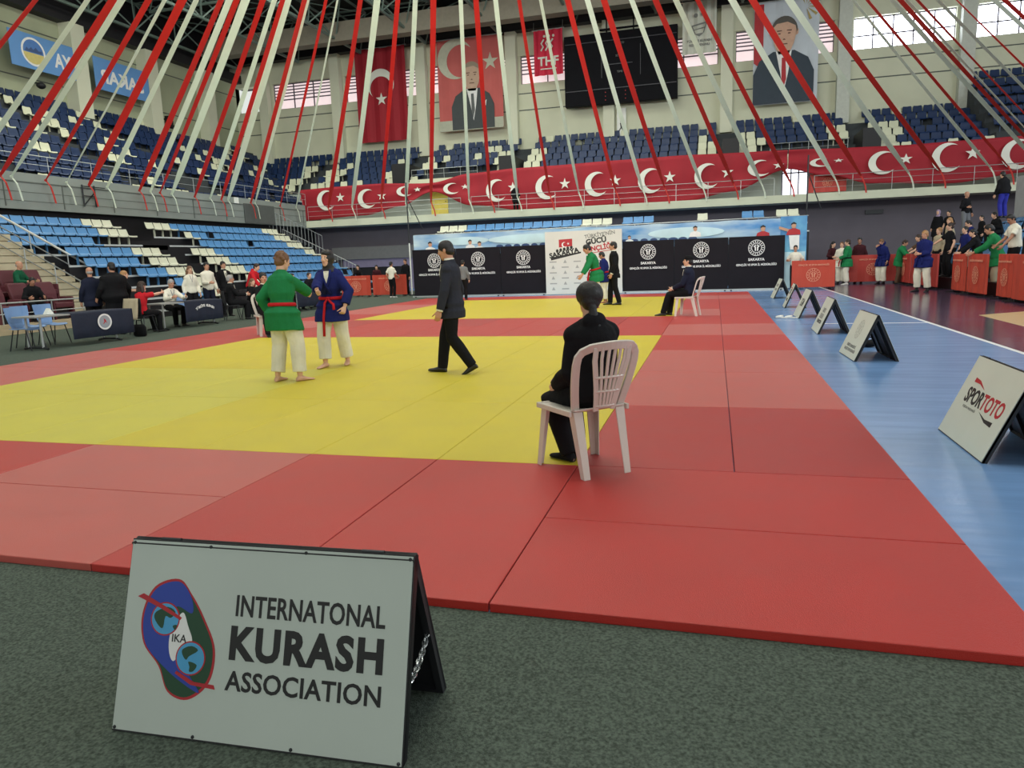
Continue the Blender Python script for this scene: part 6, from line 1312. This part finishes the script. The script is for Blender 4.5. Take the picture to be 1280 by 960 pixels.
for i in range(8):
    for sec, ya, yb in (('a', 13.2 if i < 3 else 16.2, 20.65), ('b', 22.35, 31.9)):
        n = int((yb - ya) / 0.47); cells = [ya + 0.235 + 0.47 * k + ((yb - ya) - n * 0.47) * (1 if sec == 'a' else 0) for k in range(n)]
        for k, y in enumerate(cells):
            if sec == 'a' and i == 2 and y > 18.2 : continue
            if sec == 'a' and i == 4 and 18.7 < y < 19.2: continue
            if sec == 'a' and i >= 5 and 16.5 < y < (17.8 if i == 5 else 18.9): continue
            if sec == 'b' and rr.random() < 0.04: continue
            if sec == 'b' and i in (1, 2) and y < 23.3 + 0.3 * i: continue
            cream = (sec == 'a' and k >= n - 3) or (sec == 'b' and i < 4 and k >= n - 3 + (i == 3)) or (sec == 'b' and (k < 3 if i not in (1,) else k < 4))
            num = n - k if sec == 'a' else k + 1
            put(pc if cream else pb, (-23.35 + 0.7 * i, y, FL(i)), 0, '%s bleacher seat, %s row down, %s from the black aisle, %s section' % ('cream' if cream else 'light blue', nth(i + 1), nth(num), 'nearer' if sec == 'a' else 'farther'), 'bleacher seats under the left balcony')
# short stand behind the backdrop
m = MB(); m.b2((-14.4, 30.6, 0), (2.6, 31.6, 2.55)); m.b2((-14.4, 29.9, 0), (2.6, 30.6, 2.18)); struct('floor_backdrop_stand', m, M_black)
struct('trim_7', MB().b2((-14.4, 29.87, 2.15), (2.6, 29.92, 2.2)).b2((-14.4, 30.57, 2.5), (2.6, 30.62, 2.57)), M_nose)
k = 0
for row, y, z, cells in ((2, 31.0, 2.55, 'cccbbbbbbbbbbbbccc.bbb....c...bb.cc'), (1, 30.25, 2.18, 'ccccb..............................')):
    for q, ch in enumerate(cells):
        if ch == '.': continue
        put(pb if ch == 'b' else pc, (-13.9 + 0.47 * q, y, z), -PI / 2, '%s seat behind the blue sports banner, %s row, place %s from its left end' % ('cream' if ch == 'c' else 'light blue', 'upper' if row == 2 else 'lower', nth(q + 1)), 'seats behind the sports banner')
for x0, x1 in ((-13.0, -12.5),):
    pass
# right-hand stand behind the barriers
m = MB()
for i in range(7): m.b2((6.1 + 0.75 * i, 13.0, 0), (13, 31.2 - 0.25 * i, 0.36 + 0.37 * i))
m.b2((7.4, 30, 0), (9.6, 33.7, 1.27)); struct('floor_right_stand', m, M_black)
for i in (1, 2, 3, 4, 5, 6):
    for q in range(26):
        y = 29.6 - 0.5 * q
        if (i, q) in ((1, 3), (2, 7), (4, 11)) or q > 19: continue
        if rr.random() < 0.25: continue
        put(pb, (6.5 + 0.75 * i, y, 0.36 + 0.37 * i), PI, 'light blue seat in the right-hand stand, %s row up, %s from its far end' % (nth(i), nth(q + 1)), 'seats of the right-hand stand')
tag(MB().b2((8.3, 24.2, 2.2), (8.36, 25.15, 3.5)).build('gate_panel', mat('gate_grey', (150, 154, 156), 0.6), None), 'plain grey gate panel at the top of the right-hand stand', 'gate')

# ---------- upper tier seats ----------
M_u1 = mat('upper_seat_navy', (15, 42, 82), 0.5, 0.12, 2); M_u2 = mat('upper_seat_cream', (206, 208, 182), 0.5, 0.05, 3)
def bucket(w):
    m = MB(); rg = []
    for x, z, ww in ((0.2, 0.36, 0.9), (0.17, 0.41, 1.0), (-0.06, 0.39, 1.0), (-0.16, 0.44, 1.0), (-0.19, 0.58, 1.0), (-0.215, 0.73, 0.97), (-0.23, 0.79, 0.84), (-0.245, 0.79, 0.82)):
        rg.append([V((x, -w / 2 * ww, z + 0.02)), V((x, 0, z)), V((x, w / 2 * ww, z + 0.02)), V((x - 0.02, w / 2 * ww, z)), V((x - 0.02, 0, z - 0.02)), V((x - 0.02, -w / 2 * ww, z))])
    m.loft(rg); m.bar((-0.05, 0, 0.0), (-0.05, 0, 0.40), 0.05, 0.05); return m
cells = []
rr = random.Random(21)
for k in range(10):
    for q in range(54):
        y = 16.2 + 0.5 * q
        a = min(abs(y - t) for t in (18.6, 24.6, 30.0, 35.2, 40.3))
        if a < 0.45: continue
        if k == 9 and 36.5 < y: continue
        if 1 <= k <= 2 and 27.2 < y < 31.2: continue
        pcream = 0.6 if a < 1.05 and k > 3 else (0.5 if k in (3, 4) and rr.random() < 0.25 else 0.05 + (0.2 if k < 1 else 0))
        cells.append((V((-24.75 - k, y, 4.35 + 0.58 * k)), 0.0, rr.random() < pcream, 'left', k + 1, q + 1))
for k in range(6):
    for q in range(88):
        x = -31 + 0.52 * q
        if x > 11.9: continue
        a = min(abs(x - t) for t in (-31.5, -25.9, -19.2, -12.6, -0.4, 6.3))
        if a < 0.5: continue
        if k < 2 and (-18.4 < x < -13.8 or 1.2 < x < 5.4): continue
        if rr.random() < 0.02: continue
        cr = (a < 1.75 and k < 4 and rr.random() < 0.9) or rr.random() < 0.03 or (k == 0 and rr.random() < 0.25)
        cells.append((V((x, 38.55 + k, 5.75 + 0.5 * k)), -PI / 2, cr, 'far', k + 1, q + 1))
for k in range(6):
    for q in range(6): cells.append((V((12.2 + 0.52 * q, 39.2 + 0.9 * k, 6.7 + 0.62 * k)), -PI / 2, False, 'corner', k + 1, q + 1))
CAMP = V((-1.136, -2.573, 1.402))
cells.sort(key=lambda c: (c[0] - CAMP).length)
pu = proto_seat('stadium_seat', M_u1, 0.45, bucket); pv = proto_seat('stadium_seat', M_u2, 0.45, bucket)
for p, rz, cr, sec, row, q in cells[:300]:
    put(pv if cr else pu, p, rz, '%s seat, left upper tier, %s row up, %s place away from camera' % ('cream' if cr else 'navy blue', nth(row), nth(q)), 'seats of the left upper tier') if sec == 'left' else put(pv if cr else pu, p, rz, '%s seat, far upper tier, %s row up, %s place from left corner' % ('cream' if cr else 'navy blue', nth(row), nth(q)), 'seats of the far upper tier')
m = MB(); base = bucket(0.45)
for p, rz, cr, sec, row, q in cells[300:]:
    R = Matrix.Rotation(rz, 3, 'Z'); m.mi = 1 if cr else 0
    m.add([p + R @ V(v) for v in base.v], base.f)
tag(m.build('stadium_seats', [M_u1, M_u2], None, recalc=True), 'remaining navy and cream seats filling the far upper tier and corners', 'seats', None, 'stuff')
# ---------- light ----------
w = bpy.data.worlds.new('hall_air'); SC.world = w; w.use_nodes = True
bg = w.node_tree.nodes['Background']; bg.inputs[0].default_value = (0.93, 0.97, 0.92, 1); bg.inputs[1].default_value = 0.78
def area(name, loc, sx, sy, energy, col, target=None):
    d = bpy.data.lights.new(name, 'AREA'); d.shape = 'RECTANGLE'; d.size = sx; d.size_y = sy; d.energy = energy; d.color = col
    o = bpy.data.objects.new(name, d); COL.objects.link(o); o.location = loc
    if target is not None: o.rotation_euler = (V(target) - V(loc)).to_track_quat('-Z', 'Y').to_euler()
    return o
area('hall_lamp_front', (-6, 5, 17.3), 14, 8, 1600, (0.98, 1.0, 0.88))
area('hall_lamp_middle', (-8, 18, 17.3), 16, 8, 2100, (0.98, 1.0, 0.88))
area('hall_lamp_rear', (-13, 30, 17.3), 20, 6, 2300, (0.98, 1.0, 0.88))
area('hall_lamp_left', (-24, 22, 16.8), 5, 20, 1300, (0.98, 1.0, 0.86))
area('daylight_right', (21, 14, 11), 24, 4, 2600, (0.86, 0.93, 1.0), (0, 14, 1))
d = area('ribbon_fill_rear', (-7, -7, 11), 26, 3, 1700, (0.97, 1.0, 0.93), (-8, 30, 13)); d.data.spread = 1.7  # added fill behind the camera to brighten the ribbons, spread kept off the board
# ---------- camera ----------
cd = bpy.data.cameras.new('camera'); cam = bpy.data.objects.new('camera', cd); COL.objects.link(cam); SC.camera = cam
cd.sensor_width = 36.0; cd.lens = 898.1 / 1280 * 36.0; cd.clip_start = 0.05; cd.clip_end = 300
yaw, pitch, roll = 0.277084598, -0.170361624, -0.0355275059
fw = V((-math.sin(yaw) * math.cos(pitch), math.cos(yaw) * math.cos(pitch), math.sin(pitch)))
r0 = V((math.cos(yaw), math.sin(yaw), 0)); u0 = r0.cross(fw)
rt = r0 * math.cos(roll) + u0 * math.sin(roll); up = -r0 * math.sin(roll) + u0 * math.cos(roll)
M4 = Matrix((rt, up, -fw)).transposed().to_4x4(); M4.translation = V((-1.13631661, -2.5729179, 1.40245856)); cam.matrix_world = M4
SC.view_settings.view_transform = 'Standard'; SC.view_settings.look = 'None'; SC.view_settings.gamma = 1.0; SC.view_settings.use_curve_mapping = False
SC.view_settings.exposure = 0.08
